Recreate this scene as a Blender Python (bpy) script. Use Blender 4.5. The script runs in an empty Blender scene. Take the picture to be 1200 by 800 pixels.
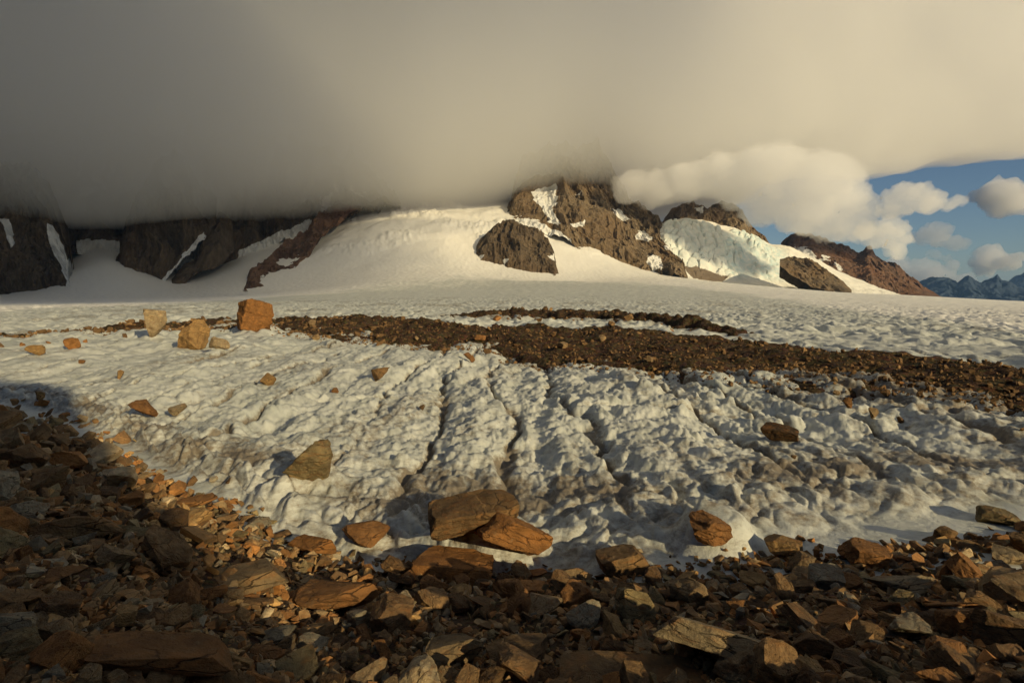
import bpy, bmesh, math, random
import numpy as np
from mathutils import Vector, Matrix, Euler

random.seed(7)
RNG = np.random.default_rng(7)
C = bpy.context.scene.collection
SC = bpy.context.scene

# ------------------------------------------------------------------ camera
CAM_Z = 6.0
F = 655.0                      # focal length in photo pixels (1200 wide)
PITCH = math.atan(55 / F)      # horizon sits at y = 345 of 800
cp, sp = math.cos(PITCH), math.sin(PITCH)

def ray(px, py):
    """photo pixel -> (azimuth, tan(elevation))"""
    xc = (np.asarray(px, float) - 600) / F
    yc = (400 - np.asarray(py, float)) / F
    dy = cp + sp * yc
    dz = -sp + cp * yc
    hl = np.sqrt(xc * xc + dy * dy)
    return np.arctan2(xc, dy), dz / hl

def at(px, py, R):
    """world point on the ray of a pixel at horizontal distance R"""
    a, s = ray(px, py)
    return np.stack([R * np.sin(a), R * np.cos(a), CAM_Z + R * s], -1)

def project(p):
    x, y, z = p[..., 0], p[..., 1], p[..., 2] - CAM_Z
    d = y * cp - z * sp
    u = y * sp + z * cp
    return 600 + F * x / d, 400 - F * u / d, d

def hit(px, py, z=0.0):
    a, s = ray(px, py)
    return a, (z - CAM_Z) / s

SUN_AZ, SUN_EL = math.radians(140), math.radians(17.5)

# ------------------------------------------------------------------ noise
def _h(ix, iy, iz, seed):
    n = (ix.astype(np.int64) * 374761393 + iy.astype(np.int64) * 668265263 + iz * 2147483647 + seed * 974634777) & 0xFFFFFFFF
    n = ((n ^ (n >> 13)) * 1274126177) & 0xFFFFFFFF
    n = ((n ^ (n >> 16)) * 2246822519) & 0xFFFFFFFF
    return ((n ^ (n >> 15)) & 0xFFFFFF) / float(0xFFFFFF)

def n2(x, y, seed=0):
    ix, iy = np.floor(x), np.floor(y)
    fx, fy = x - ix, y - iy
    ux = fx * fx * fx * (fx * (fx * 6 - 15) + 10); uy = fy * fy * fy * (fy * (fy * 6 - 15) + 10)
    z = np.zeros_like(ix, dtype=np.int64)
    def g(a, b):
        t = _h(ix + a, iy + b, z, seed) * 6.2831853
        return np.cos(t) * (fx - a) + np.sin(t) * (fy - b)
    v = (g(0, 0) * (1 - ux) + g(1, 0) * ux) * (1 - uy) + (g(0, 1) * (1 - ux) + g(1, 1) * ux) * uy
    return v * 1.5

def n3(x, y, z, seed=0):
    ix, iy, iz = np.floor(x), np.floor(y), np.floor(z)
    fx, fy, fz = x - ix, y - iy, z - iz
    s = lambda t: t * t * (3 - 2 * t)
    ux, uy, uz = s(fx), s(fy), s(fz)
    izi = iz.astype(np.int64)
    def g(a, b, c):
        return _h(ix + a, iy + b, izi + c, seed)
    r = 0
    for c, wc in ((0, 1 - uz), (1, uz)):
        for b, wb in ((0, 1 - uy), (1, uy)):
            r = r + wc * wb * (g(0, b, c) * (1 - ux) + g(1, b, c) * ux)
    return r * 2 - 1

def fbm2(x, y, o=4, seed=0, gain=.5):
    a, r = 1, 0
    for i in range(o):
        r = r + a * n2(x, y, seed + i); x, y, a = x * 2.03 + 7.1, y * 2.03 + 3.7, a * gain
    return r

def fbm3(x, y, z, o=4, seed=0, gain=.5):
    a, r = 1, 0
    for i in range(o):
        r = r + a * n3(x, y, z, seed + i); x, y, z, a = x * 2.03 + 7.1, y * 2.03 + 3.7, z * 2.03 + 1.3, a * gain
    return r

def ridged3(x, y, z, o=4, seed=0):
    a, r = 1, 0
    for i in range(o):
        r = r + a * (1 - 2 * np.abs(n3(x, y, z, seed + i))); x, y, z, a = x * 2.1 + 5.1, y * 2.1 + 2.7, z * 2.1 + 1.9, a * .5
    return r

def voro(x, y, seed=0, jit=.85):
    ix, iy = np.floor(x), np.floor(y)
    f1 = np.full(x.shape, 9.0); f2 = np.full(x.shape, 9.0)
    z = np.zeros_like(ix, dtype=np.int64); cid = np.zeros_like(x)
    for a in (-1, 0, 1):
        for b in (-1, 0, 1):
            jx = _h(ix + a, iy + b, z, seed); jy = _h(ix + a, iy + b, z + 1, seed)
            dx = ix + a + .5 + (jx - .5) * jit - x; dy = iy + b + .5 + (jy - .5) * jit - y
            d = np.sqrt(dx * dx + dy * dy)
            m = d < f1
            f2 = np.where(m, f1, np.minimum(f2, d)); cid = np.where(m, jx, cid); f1 = np.where(m, d, f1)
    return f1, f2, cid

def ss(a, b, x):
    t = np.clip((x - a) / (b - a), 0, 1)
    return t * t * (3 - 2 * t)

# ------------------------------------------------------------------ mesh helpers
def mesh_np(name, V, Q, smooth=True):
    me = bpy.data.meshes.new(name)
    V = np.asarray(V, np.float32).reshape(-1, 3); Q = np.asarray(Q, np.int32)
    k = Q.shape[1]
    me.vertices.add(len(V)); me.vertices.foreach_set('co', V.ravel())
    me.loops.add(Q.size); me.loops.foreach_set('vertex_index', Q.ravel())
    me.polygons.add(len(Q))
    me.polygons.foreach_set('loop_start', np.arange(0, Q.size, k, dtype=np.int32))
    me.polygons.foreach_set('use_smooth', np.full(len(Q), smooth))
    me.update(calc_edges=True); me.validate()
    return me

def grid_quads(nr, nc, wrap=False):
    i = np.arange(nr * nc).reshape(nr, nc)
    q = np.stack([i[:-1, :-1], i[:-1, 1:], i[1:, 1:], i[1:, :-1]], -1).reshape(-1, 4)
    if wrap:
        q2 = np.stack([i[:-1, -1], i[:-1, 0], i[1:, 0], i[1:, -1]], -1).reshape(-1, 4)
        q = np.concatenate([q, q2])
    return q

def attr(me, name, a):
    t = me.attributes.new(name, 'FLOAT', 'POINT')
    t.data.foreach_set('value', np.asarray(a, np.float32).ravel())

def link(name, me, mat=None, kind=None, label=None, cat=None, group=None):
    o = bpy.data.objects.new(name, me); C.objects.link(o)
    if mat and not me.materials: me.materials.append(mat)
    if kind: o['kind'] = kind
    if label: o['label'] = label
    if cat: o['category'] = cat
    if group: o['group'] = group
    return o

# ------------------------------------------------------------------ node helpers
class NT:
    def __init__(s, name):
        s.m = bpy.data.materials.new(name); s.m.use_nodes = True
        s.t = s.m.node_tree; s.t.nodes.clear()
        s.out = s.n('ShaderNodeOutputMaterial')
    def n(s, typ, **k):
        nd = s.t.nodes.new(typ)
        for a, b in k.items():
            if a.startswith('i_'):
                nd.inputs[a[2:].replace('_', ' ')].default_value = b
            else: setattr(nd, a, b)
        return nd
    def l(s, a, b): s.t.links.new(a, b)
    def attr(s, name): return s.n('ShaderNodeAttribute', attribute_name=name).outputs['Fac']
    def coord(s, scale=(1, 1, 1), kind='Object'):
        tc = s.n('ShaderNodeTexCoord'); mp = s.n('ShaderNodeMapping'); mp.inputs['Scale'].default_value = scale
        s.l(tc.outputs[kind], mp.inputs[0]); return mp.outputs[0]
    def noise(s, vec, scale, detail=5, rough=.55, dist=0):
        nd = s.n('ShaderNodeTexNoise'); nd.inputs['Scale'].default_value = scale; nd.inputs['Detail'].default_value = detail
        nd.inputs['Roughness'].default_value = rough; nd.inputs['Distortion'].default_value = dist
        if vec is not None: s.l(vec, nd.inputs['Vector'])
        return nd.outputs['Fac']
    def ramp(s, fac, pts):
        nd = s.n('ShaderNodeValToRGB'); e = nd.color_ramp.elements
        while len(e) < len(pts): e.new(.5)
        for el, (p, c) in zip(e, pts):
            el.position = p; el.color = (*c, 1) if len(c) == 3 else c
        s.l(fac, nd.inputs[0]); return nd.outputs[0]
    def mr(s, v, a, b, c=0., d=1.):
        nd = s.n('ShaderNodeMapRange'); nd.clamp = True
        for i, q in zip((1, 2, 3, 4), (a, b, c, d)): nd.inputs[i].default_value = q
        s.l(v, nd.inputs[0]); return nd.outputs[0]
    def math(s, op, a, b=None):
        nd = s.n('ShaderNodeMath', operation=op)
        for i, q in enumerate((a, b)):
            if q is None: continue
            if isinstance(q, (int, float)): nd.inputs[i].default_value = q
            else: s.l(q, nd.inputs[i])
        return nd.outputs[0]
    def mix(s, fac, a, b, mode='MIX'):
        nd = s.n('ShaderNodeMix', data_type='RGBA', blend_type=mode)
        for i, q in ((0, fac), (6, a), (7, b)):
            if isinstance(q, (int, float)): nd.inputs[i].default_value = q
            elif isinstance(q, tuple): nd.inputs[i].default_value = (*q, 1)
            else: s.l(q, nd.inputs[i])
        return nd.outputs[2]
    def bsdf(s, col, rough=.8, spec=.3, bump=None, bstr=.5, bdist=.05):
        b = s.n('ShaderNodeBsdfPrincipled')
        if isinstance(col, tuple): b.inputs['Base Color'].default_value = (*col, 1)
        else: s.l(col, b.inputs['Base Color'])
        if isinstance(rough, (int, float)): b.inputs['Roughness'].default_value = rough
        else: s.l(rough, b.inputs['Roughness'])
        b.inputs['Specular IOR Level'].default_value = spec
        if bump is not None:
            bp = s.n('ShaderNodeBump'); bp.inputs['Strength'].default_value = bstr; bp.inputs['Distance'].default_value = bdist
            s.l(bump, bp.inputs['Height']); s.l(bp.outputs[0], b.inputs['Normal'])
        s.l(b.outputs[0], s.out.inputs['Surface'])
        return b

# ------------------------------------------------------------------ materials
def m_ice():
    t = NT('glacier_ice'); v = t.coord()
    a = t.noise(v, .9, 8, .62); b = t.noise(v, 7, 6, .65); c = t.noise(v, .12, 5, .5)
    col = t.ramp(a, [(.3, (.46, .475, .42)), (.5, (.61, .62, .555)), (.72, (.72, .725, .655))])
    col = t.mix(t.mr(c, .52, .68, 0, .35), col, (.46, .50, .45))
    # grit and silt lying on the ice
    d = t.attr('dirt'); g = t.noise(t.coord((1, 1, 2.5)), 3.2, 9, .7)
    dm = t.mr(t.math('ADD', d, t.mr(g, .3, .75, -.45, .45)), .28, .85, 0, .85)
    col = t.mix(dm, col, t.ramp(b, [(.3, (.10, .07, .04)), (.7, (.24, .18, .11))]))
    sp = t.mr(t.noise(v, 22, 3, .6), .66, .72, 0, .55)
    col = t.mix(t.math('MULTIPLY', sp, t.mr(c, .35, .6, .1, 1)), col, (.16, .11, .07))
    # clean snow further out
    sn = t.attr('snow')
    col = t.mix(sn, col, t.ramp(c, [(.3, (.85, .82, .73)), (.7, (.90, .87, .79))]))
    h = t.math('ADD', t.math('MULTIPLY', a, .6), t.math('MULTIPLY', b, .35))
    t.bsdf(col, .55, .35, h, .75, .13)
    return t.m

def m_snow():
    t = NT('mountain_snow'); v = t.coord()
    a = t.noise(v, .012, 8, .6); b = t.noise(v, .05, 6, .65)
    col = t.ramp(a, [(.3, (.72, .70, .62)), (.65, (.84, .81, .72))])
    bl = t.attr('blue')
    col = t.mix(t.math('MULTIPLY', bl, t.mr(b, .35, .6, .2, 1)), col, (.50, .62, .61))
    d = t.attr('dirt')
    col = t.mix(t.mr(t.math('ADD', d, t.mr(b, .3, .7, -.3, .3)), .4, .7), col, (.17, .13, .09))
    t.bsdf(col, .6, .25, t.math('ADD', a, t.math('MULTIPLY', b, .4)), .5, 6)
    return t.m

def m_cliff(name, dark, light, warm, zs=.35):
    t = NT(name); v = t.coord((1, 1, zs)); w = t.coord()
    a = t.noise(v, .016, 10, .65, .4); b = t.noise(v, .07, 8, .68); c = t.noise(w, .005, 5, .55); d = t.noise(w, .2, 5, .6)
    col = t.ramp(a, [(.3, dark), (.52, light), (.7, tuple(x * 1.25 for x in light))])
    col = t.mix(t.mr(c, .45, .65), col, t.mix(b, warm, light))
    col = t.mix(t.mr(b, .35, .65, .55, 0), col, tuple(x * .55 for x in dark))
    s = t.attr('snow')
    sm = t.mr(t.math('ADD', s, t.mr(d, .3, .7, -.3, .3)), .42, .58)
    col = t.mix(sm, col, (.76, .75, .71))
    h = t.math('ADD', a, t.math('MULTIPLY', b, .6))
    t.bsdf(col, .9, .15, t.math('ADD', h, t.math('MULTIPLY', d, .15)), .9, 14)
    return t.m

def rock_colour(t, tint, sc, rust=.55):
    v = t.coord((1, 1, 1)); vb = t.coord((1, 1, 3.2))
    a = t.noise(v, 1.1 * sc, 8, .6, .3); b = t.noise(v, 5 * sc, 8, .68); c = t.noise(vb, 2.6 * sc, 6, .6, .5); e = t.noise(v, 24 * sc, 4, .7)
    col = t.mix(1.0, tint, t.ramp(a, [(.3, (.45, .40, .36)), (.5, (.92, .90, .86)), (.68, (1.4, 1.28, 1.1))]), 'MULTIPLY')
    col = t.mix(t.mr(c, .5, .68, 0, rust), col, (.30, .125, .035))       # rust
    col = t.mix(t.mr(b, .56, .72, 0, .45), col, (.28, .21, .12))        # pale lichen-grey
    col = t.mix(t.mr(b, .28, .43, .75, 0), col, (.035, .024, .015))      # dark pits
    col = t.mix(t.mr(e, .35, .65, .22, 0), col, (.02, .015, .01))
    wv = t.n('ShaderNodeVectorMath', operation='ADD'); nz = t.n('ShaderNodeTexNoise'); nz.inputs['Scale'].default_value = 2.2 * sc; nz.inputs['Detail'].default_value = 5
    t.l(vb, nz.inputs['Vector']); sv = t.n('ShaderNodeVectorMath', operation='SCALE'); sv.inputs['Scale'].default_value = .55 / sc
    t.l(nz.outputs['Color'], sv.inputs[0]); t.l(vb, wv.inputs[0]); t.l(sv.outputs[0], wv.inputs[1])
    vo = t.n('ShaderNodeTexVoronoi', feature='DISTANCE_TO_EDGE'); vo.inputs['Scale'].default_value = .95 * sc; t.l(wv.outputs[0], vo.inputs['Vector'])
    ck = t.mr(vo.outputs['Distance'], .0, .035, 1, 0); ck = t.math('MULTIPLY', ck, t.mr(a, .42, .6, .0, 1.))
    col = t.mix(t.math('MULTIPLY', ck, .8), col, (.022, .015, .01))
    b = t.math('SUBTRACT', b, t.math('MULTIPLY', ck, .6))
    h = t.math('ADD', t.math('MULTIPLY', b, .7), t.math('ADD', t.math('MULTIPLY', c, .6), t.math('MULTIPLY', e, .25)))
    return col, h

def m_rock():
    t = NT('rock'); oi = t.n('ShaderNodeObjectInfo')
    col, h = rock_colour(t, oi.outputs['Color'], 1.6)
    t.bsdf(col, .88, .22, h, 1., .07)
    return t.m

def m_rubble(name, sc=3, bd=.02, rust=.55):
    t = NT(name); at_ = t.n('ShaderNodeAttribute', attribute_name='tint')
    col, h = rock_colour(t, at_.outputs['Color'], sc, rust)
    t.bsdf(col, .9, .2, h, .7, bd)
    return t.m

def m_dirt(name, c0, c1, sc):
    t = NT(name); v = t.coord()
    a = t.noise(v, .5 * sc, 10, .7); b = t.noise(v, 4 * sc, 8, .7); vo = t.n('ShaderNodeTexVoronoi'); vo.inputs['Scale'].default_value = 3.2 * sc
    t.l(v, vo.inputs['Vector'])
    col = t.mix(t.mr(a, .3, .7), c0, c1)
    col = t.mix(t.mr(b, .35, .6, .6, 0), col, tuple(x * .35 for x in c0))
    col = t.mix(.35, col, t.mix(1.0, col, vo.outputs['Color'], 'MULTIPLY'))
    t.bsdf(col, .95, .1, t.math('ADD', b, t.math('MULTIPLY', vo.outputs['Distance'], -.8)), 1, .12 / sc)
    return t.m

def m_cloud(name, dens, col=(.995, .975, .925), g=.0):
    t = NT(name); p = t.n('ShaderNodeVolumeScatter')
    p.inputs['Color'].default_value = (*col, 1); p.inputs['Density'].default_value = dens; p.inputs['Anisotropy'].default_value = g
    t.l(p.outputs[0], t.out.inputs['Volume'])
    try: t.m.cycles.homogeneous_volume = True
    except Exception: pass
    return t.m

ICE, SNOW, ROCK = m_ice(), m_snow(), m_rock()
CLIFF = m_cliff('cliff_brown', (.065, .05, .034), (.235, .175, .11), (.22, .13, .06))
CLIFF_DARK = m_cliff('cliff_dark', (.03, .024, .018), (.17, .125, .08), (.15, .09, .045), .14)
CLIFF_RED = m_cliff('cliff_red', (.06, .038, .027), (.21, .125, .08), (.20, .09, .045))
CLIFF_HAZE = m_cliff('cliff_haze_blue', (.03, .045, .07), (.06, .085, .12), (.05, .08, .115))  # blue of the distant air painted into the rock colour

# ------------------------------------------------------------------ glacier surface
COLS = np.array([-250, 0, 60, 110, 150, 200, 250, 300, 350, 400, 450, 520, 600, 680, 750, 830, 900, 1000, 1050, 1200, 1450], float)
def _t(**k): return np.array([k['v']], float)
PY = {
    900:  [360, 357, 356, 355, 354, 353, 351, 349, 347, 345, 343, 341, 340, 340, 340, 341, 343, 348, 350, 359, 368],
    1500: [357, 354, 353, 352, 351, 350, 349, 346, 342, 338, 334, 331, 330, 330, 331, 334, 338, 345, 347, 357, 365],
    2100: [352, 350, 346, 340, 342, 347, 345, 337, 330, 318, 306, 300, 312, 322, 325, 330, 336, 344, 346, 356, 363],
    2700: [345, 340, 320, 290, 300, 325, 318, 295, 280, 264, 250, 244, 246, 268, 312, 330, 336, 344, 346, 355, 362],
    3300: [330, 320, 300, 268, 270, 290, 290, 270, 258, 246, 238, 234, 232, 250, 300, 330, 336, 343, 345, 354, 361],
    4600: [300, 290, 270, 240, 240, 250, 250, 240, 235, 230, 226, 222, 222, 240, 300, 330, 336, 343, 345, 353, 360],
}
CTRL_R = np.array([1., 120., 420.] + sorted(PY))
TH = np.radians(np.linspace(-64, 64, 600))
def _ctrl():
    rows = []
    for R in CTRL_R:
        if R in PY:
            ca, cs = ray(COLS, np.array(PY[R], float))
            z = CAM_Z + R * np.interp(TH, ca, cs)
            k = np.hanning(31); k /= k.sum()
            z = np.convolve(np.pad(z, 15, mode='edge'), k, 'valid')
        else:
            x = R * np.sin(TH); z = -.020 * np.maximum(0, x - 25) - .01 * np.maximum(0, -x - 60)
        rows.append(z)
    return np.array(rows)
CT = _ctrl()
LR = np.log(CTRL_R)
SL = np.gradient(CT, LR, axis=0); SL[0] = 0
def base_h(a, r):
    ti = np.clip((a - TH[0]) / (TH[1] - TH[0]), 0, len(TH) - 1.001); t0 = ti.astype(int); tf = ti - t0
    lr = np.clip(np.log(np.maximum(r, 1.01)), LR[0], LR[-1] - 1e-6)
    k = np.clip(np.searchsorted(LR, lr, 'right') - 1, 0, len(LR) - 2)
    h = LR[k + 1] - LR[k]; s = (lr - LR[k]) / h
    g = lambda A, kk: A[kk, t0] * (1 - tf) + A[kk, t0 + 1] * tf
    p0, p1, m0, m1 = g(CT, k), g(CT, k + 1), g(SL, k) * h, g(SL, k + 1) * h
    return (2 * s**3 - 3 * s**2 + 1) * p0 + (s**3 - 2 * s**2 + s) * m0 + (-2 * s**3 + 3 * s**2) * p1 + (s**3 - s**2) * m1

EDGE = [(-200, 468), (0, 486), (60, 499), (120, 524), (180, 560), (250, 594), (310, 625), (350, 645), (430, 664), (520, 672), (620, 676), (700, 676), (780, 668), (860, 660), (950, 652), (1050, 645), (1120, 638), (1200, 632), (1400, 610)]
EA, ER = hit(*np.array(EDGE, float).T)
def Rb(a): return np.interp(a, EA, ER)

# medial moraine: near and far edge of its two bands
M_NEAR = [(-300, 424), (0, 411), (150, 403), (280, 397), (400, 407), (520, 418), (640, 437), (720, 446), (800, 461), (900, 477), (1000, 490), (1100, 505), (1200, 522), (1450, 575)]
M_FAR = [(-300, 416), (0, 404), (150, 392), (280, 380), (420, 379), (560, 394), (700, 396), (800, 407), (900, 420), (1000, 433), (1100, 446), (1200, 460), (1450, 497)]
U_NEAR = [(490, 378), (560, 377), (600, 378.5), (680, 380.5), (760, 386), (830, 396), (900, 412)]
U_FAR = [(490, 376), (560, 370), (640, 369.5), (700, 372), (760, 377), (830, 388), (900, 402)]
curve = lambda P: hit(*np.array(P, float).T)
MN, MF, UN, UF = map(curve, (M_NEAR, M_FAR, U_NEAR, U_FAR))
ci = lambda c, a: np.interp(a, *c)
def moraine_mask(x, y, a, r):
    w = r * (1 + .05 * fbm2(x / 6, y / 6, 3, 51) + .03 * n2(x / 1.7, y / 1.7, 57))
    def band(c0, c1):
        lo, hi = ci(c0, a), ci(c1, a)
        s = (w - lo) / (hi - lo + 1e-6)
        return np.minimum(s, 1 - s) * 2, s
    m, s = band(MN, MF)
    u, _ = band(UN, UF)
    u = np.minimum(u, (ci(UF, a) - ci(UN, a)) / 13 - .12)
    end = np.minimum(a - UN[0][0], UN[0][-1] - a) / .2
    u = np.minimum(u, np.clip(end, -1.5, 1) * 1.2) - .45 * ss(.05, .45, fbm2(x / 14, y / 14, 2, 59))
    return m, u, s

PEDESTALS = []     # (x, y, radius, height)

def crack_lines(x, y):
    wx = x + 1.2 * fbm2(x / 9, y / 24, 3, 31) + .35 * n2(x / 1.3, y / 1.3, 33)
    t = wx / 3.4; k = np.floor(t + .5); z = np.zeros_like(k, dtype=np.int64)
    off = (_h(k, z, z, 35) - .5) * .55
    d = np.abs(t - k - off) * 3.4
    on = ss(-.6, -.35, n2(k * 3.7, y / 30 + k * 5.1, 37))
    c = np.exp(-(d / .15) ** 2) * on
    wy = y + 2.2 * fbm2(x / 13 + 40, y / 13, 3, 41) + .3 * n2(x / 1.5, y / 1.5, 43)
    t = wy / 7.; k = np.floor(t + .5); off = (_h(k, z, z, 45) - .5) * .5
    d = np.abs(t - k - off) * 7.
    c2 = np.exp(-(d / .17) ** 2) * ss(-.12, .2, n2(k * 2.7 + 9, x / 22, 47))
    return np.maximum(c, .75 * c2)

def pillows(x, y, cell, seed, ax=1.35):
    wx = x + .32 * cell * fbm2(x / cell / 1.2, y / cell / 1.2, 2, seed + 3); wy = y + .32 * cell * fbm2(x / cell / 1.2 + 19, y / cell / 1.2, 2, seed + 5)
    f1, f2, cid = voro(wx / cell, wy / cell / ax, seed)
    e = np.clip((f2 - f1) / .42, 0, 1)
    b = np.abs(n2(wx / cell / .95 + 31, wy / cell / 1.1 / ax, seed + 7)) + .5 * np.abs(n2(wx / cell / .45, wy / cell / .5 / ax, seed + 8))
    v = (.5 * np.sqrt(e + .01) + .5 * np.clip(1 - f1 * f1 * 1.3, 0, 1)) * (.35 + 1.1 * cid)
    return .38 * v + 1.0 * b, np.clip(1 - e, 0, 1) * .6 + .5 * ss(.22, .02, b)

def glacier(x, y, full=False):
    a = np.arctan2(x, y); r = np.hypot(x, y)
    d = r - Rb(a)
    z = base_h(a, r)
    out = ss(-1, 2.5, d)
    rough = (.75 + .25 * ss(1, 12, d))
    leftflat = 1 - .45 * ss(-12, -30, x) * ss(70, 40, r)
    # margin trough then a gentle rise towards the moraine
    z = z - .18 * np.exp(-((d - 1.2) / 2.0) ** 2)
    rise = ss(8, 26, d) * ss(1.25, .8, r / np.maximum(ci(MN, a), 1))
    z = z + .55 * rise
    z = z + .4 * fbm2(x / 13, y / 16, 3, 3) * ss(0, 10, d) * ss(900, 200, r)
    wA, wB, wC = ss(62, 28, r), ss(12, 30, r) * ss(210, 80, r), ss(45, 110, r) * ss(900, 260, r)
    var = .45 + 1.1 * ss(-.35, .45, fbm2(x / 9, y / 12, 3, 27))
    pA, eA = pillows(x, y, 1.05, 11, 1.5); pB, eB = pillows(x, y, 2.5, 13, 1.7); pC, eC = pillows(x, y, 4.2, 17, 1.2); pD, eD = pillows(x, y, 9., 19, 1.1)
    pS, eS = pillows(x, y, .42, 23, 1.1)
    front = ss(.5, 1.0, r / np.maximum(ci(MN, a), 1)) * ss(1.3, 1.05, r / np.maximum(ci(MN, a), 1))
    z = z + rough * leftflat * out * (wA * (.19 * pA + .09 * pS * ss(46, 26, r)) + np.maximum(wB, .6 * ss(9, 14, r) * ss(80, 40, r)) * (.31 * var + .2 * front) * pB + wC * (1.0 * pC + .8 * pD * ss(120, 300, r)))
    z = z + (.07 * rough * fbm2(x / .5, y / .6, 3, 61) + .08 * np.abs(fbm2(x / 1.1, y / 1.6, 3, 63))) * ss(80, 40, r) * out
    cr = crack_lines(x, y) * ss(.5, 6, d) * ss(85, 45, r)
    z = z - .36 * cr * (.5 + .5 * rough)
    z = z + .30 * fbm2(x / 2.6 + .4 * n2(x / 7, y / 7, 65), y / 15, 3, 67) * ss(2, 9, d) * ss(95, 50, r)
    z = z + .3 * pA * np.exp(-((d - 1.4) / 1.8) ** 2)
    # layered ledges of old ice beside the scree
    st = d + 1.3 * fbm2(x / 5, y / 5, 3, 71)
    led = ss(11, 4, d) * ss(-.5, 1, d)
    ph = st / 1.25; z = z + .15 * led * ss(10, -2, x) *  (ss(.0, .85, ph - np.floor(ph)) - ss(.85, 1., ph - np.floor(ph)))
    for (qx, qy, qr, qh) in PEDESTALS:
        dd = np.hypot(x - qx, y - qy) / qr
        z = z + qh * ss(1.5, .55, dd)
    if not full: return z
    m, u, s = moraine_mask(x, y, a, r)
    nearm = np.clip(np.maximum(m, u) + .5, 0, 1) * ss(10, 25, r)
    dirt = .06 + .16 * ss(1.1, 1.6, r / np.maximum(ci(MF, a), 1)) + .95 * cr + .55 * np.exp(-((d - 3.4) / 1.5) ** 2) * ss(-.5, .3, fbm2(x / 3, y / 3, 3, 89)) + .25 * np.exp(-((d) / 1.) ** 2) + .25 * led * ss(.75, .98, ph - np.floor(ph)) * ss(10, -2, x) + .26 * led
    dirt = dirt + .34 * wA * eA * ss(-.1, .5, fbm2(x / 8, y / 8, 3, 81) + .15) + .42 * ss(90, 45, r) * eB * ss(-.45, .3, fbm2(x / 9, y / 12, 3, 83)) + .55 * nearm
    dirt = dirt + .30 * ss(.0, .55, fbm2(x / 5 + 9, y / 16, 4, 87)) * ss(4, 12, d) * ss(90, 50, r)
    dirt = dirt + .38 * ss(.15, .55, fbm2(x / 24 + 3, y / 60, 4, 85)) * ss(80, 130, r) * ss(900, 300, r)
    # snow line
    return z, np.clip(dirt, 0, 1.2), a, r

SNOWLINE = curve([(-300, 372), (0, 366), (150, 358), (300, 351), (420, 348), (600, 347.5), (750, 348), (900, 352), (1000, 359), (1100, 370), (1200, 388), (1450, 420)])

# pedestals have to be known before anything is placed on the ice
def on_ice(px, py):
    a, r = hit(px, py, .35); return r * math.sin(a), r * math.cos(a)
for px, py, qr, qh in ((299, 396, 2.6, .9), (560, 626, 1.05, .55), (604, 640, .9, .35), (836, 648, .75, .55), (184, 402, 2.2, .4), (912, 515, .8, .35), (363, 574, .8, .25)):
    x, y = on_ice(px, py); PEDESTALS.append((x, y, qr, qh))

na, nr = 1250, 1250
aa = np.radians(np.linspace(-60, 60, na))
rr = np.exp(np.linspace(math.log(8.5), math.log(4500), nr))
A, R = np.meshgrid(aa, rr)
X, Y = R * np.sin(A), R * np.cos(A)
Z, dirt, _, _ = glacier(X, Y, True)
snow = ss(-.12, .22, np.log(R / ci(SNOWLINE, A)) + .12 * fbm2(X / 60, Y / 120, 4, 91))
# crevassed snow high on the slope under the cloud
sas = ss(200, 420, R) * ss(3000, 1500, R)
Z = Z + sas * (.9 * np.abs(fbm2(X / 26, Y / 34, 2, 94)) + .45 * fbm2(X / 13, Y / 15, 2, 96)) * (R / 900)
hi = ss(110, 300, Z)
pz, _ = pillows(X, Y, 42, 93, .5)
Z = Z + hi * (20 * pz * ss(-.15, .4, fbm2(X / 330, Y / 330, 3, 95)) + 6 * fbm2(X / 90, Y / 90, 4, 97)) + ss(20, 120, Z) * 5 * fbm2(X / 220, Y / 300, 3, 99)
me = mesh_np('glacier', np.stack([X, Y, Z], -1), grid_quads(nr, na)[:, ::-1])
attr(me, 'dirt', dirt * (1 - snow)); attr(me, 'snow', snow)
link('glacier', me, ICE, 'structure', 'broad grey white glacier of lumpy ice running back to smooth snow', 'glacier')
del X, Y, Z, A, R, dirt, snow, hi, pz

# ------------------------------------------------------------------ moraine band
def moraine(x, y):
    a = np.arctan2(x, y); r = np.hypot(x, y)
    m, u, s = moraine_mask(x, y, a, r)
    sc = np.clip(r / 60, .6, 1.6)
    h = base_h(a, r) + .35
    hm = np.where(m > 0, 1.0 * np.sqrt(np.clip(m, 0, 1)) + .3, m * 6 + .3)
    hu = np.where(u > 0, 1.1 * ss(0, .75, u), u * 2.2) - .05
    thin = .45 + .55 * ss(-45, -5, x)
    z = h + np.maximum(np.clip(hm, -4, 9) * thin, np.clip(hu, -4, 9)) * sc
    z = z + (.55 * fbm2(x / 7, y / 7, 3, 101) + .28 * fbm2(x / 1.6, y / 1.6, 3, 103)) * sc
    return z, np.maximum(m, u)
A, R = np.meshgrid(np.radians(np.linspace(-58, 58, 1000)), np.exp(np.linspace(math.log(20), math.log(260), 420)))
X, Y = R * np.sin(A), R * np.cos(A)
Z, mm = moraine(X, Y)
Q = grid_quads(*X.shape)[:, ::-1]
keep = (mm > -1.2).ravel()[Q].all(1)
me = mesh_np('moraine', np.stack([X, Y, Z], -1), Q[keep])
bm = bmesh.new(); bm.from_mesh(me); bmesh.ops.delete(bm, geom=[v for v in bm.verts if not v.link_faces], context='VERTS'); bm.to_mesh(me); bm.free()
MOR = m_dirt('moraine_gravel', (.075, .047, .026), (.14, .09, .05), .8)
link('moraine', me, MOR, 'structure', 'dark brown band of gravel crossing the glacier', 'moraine')

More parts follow.
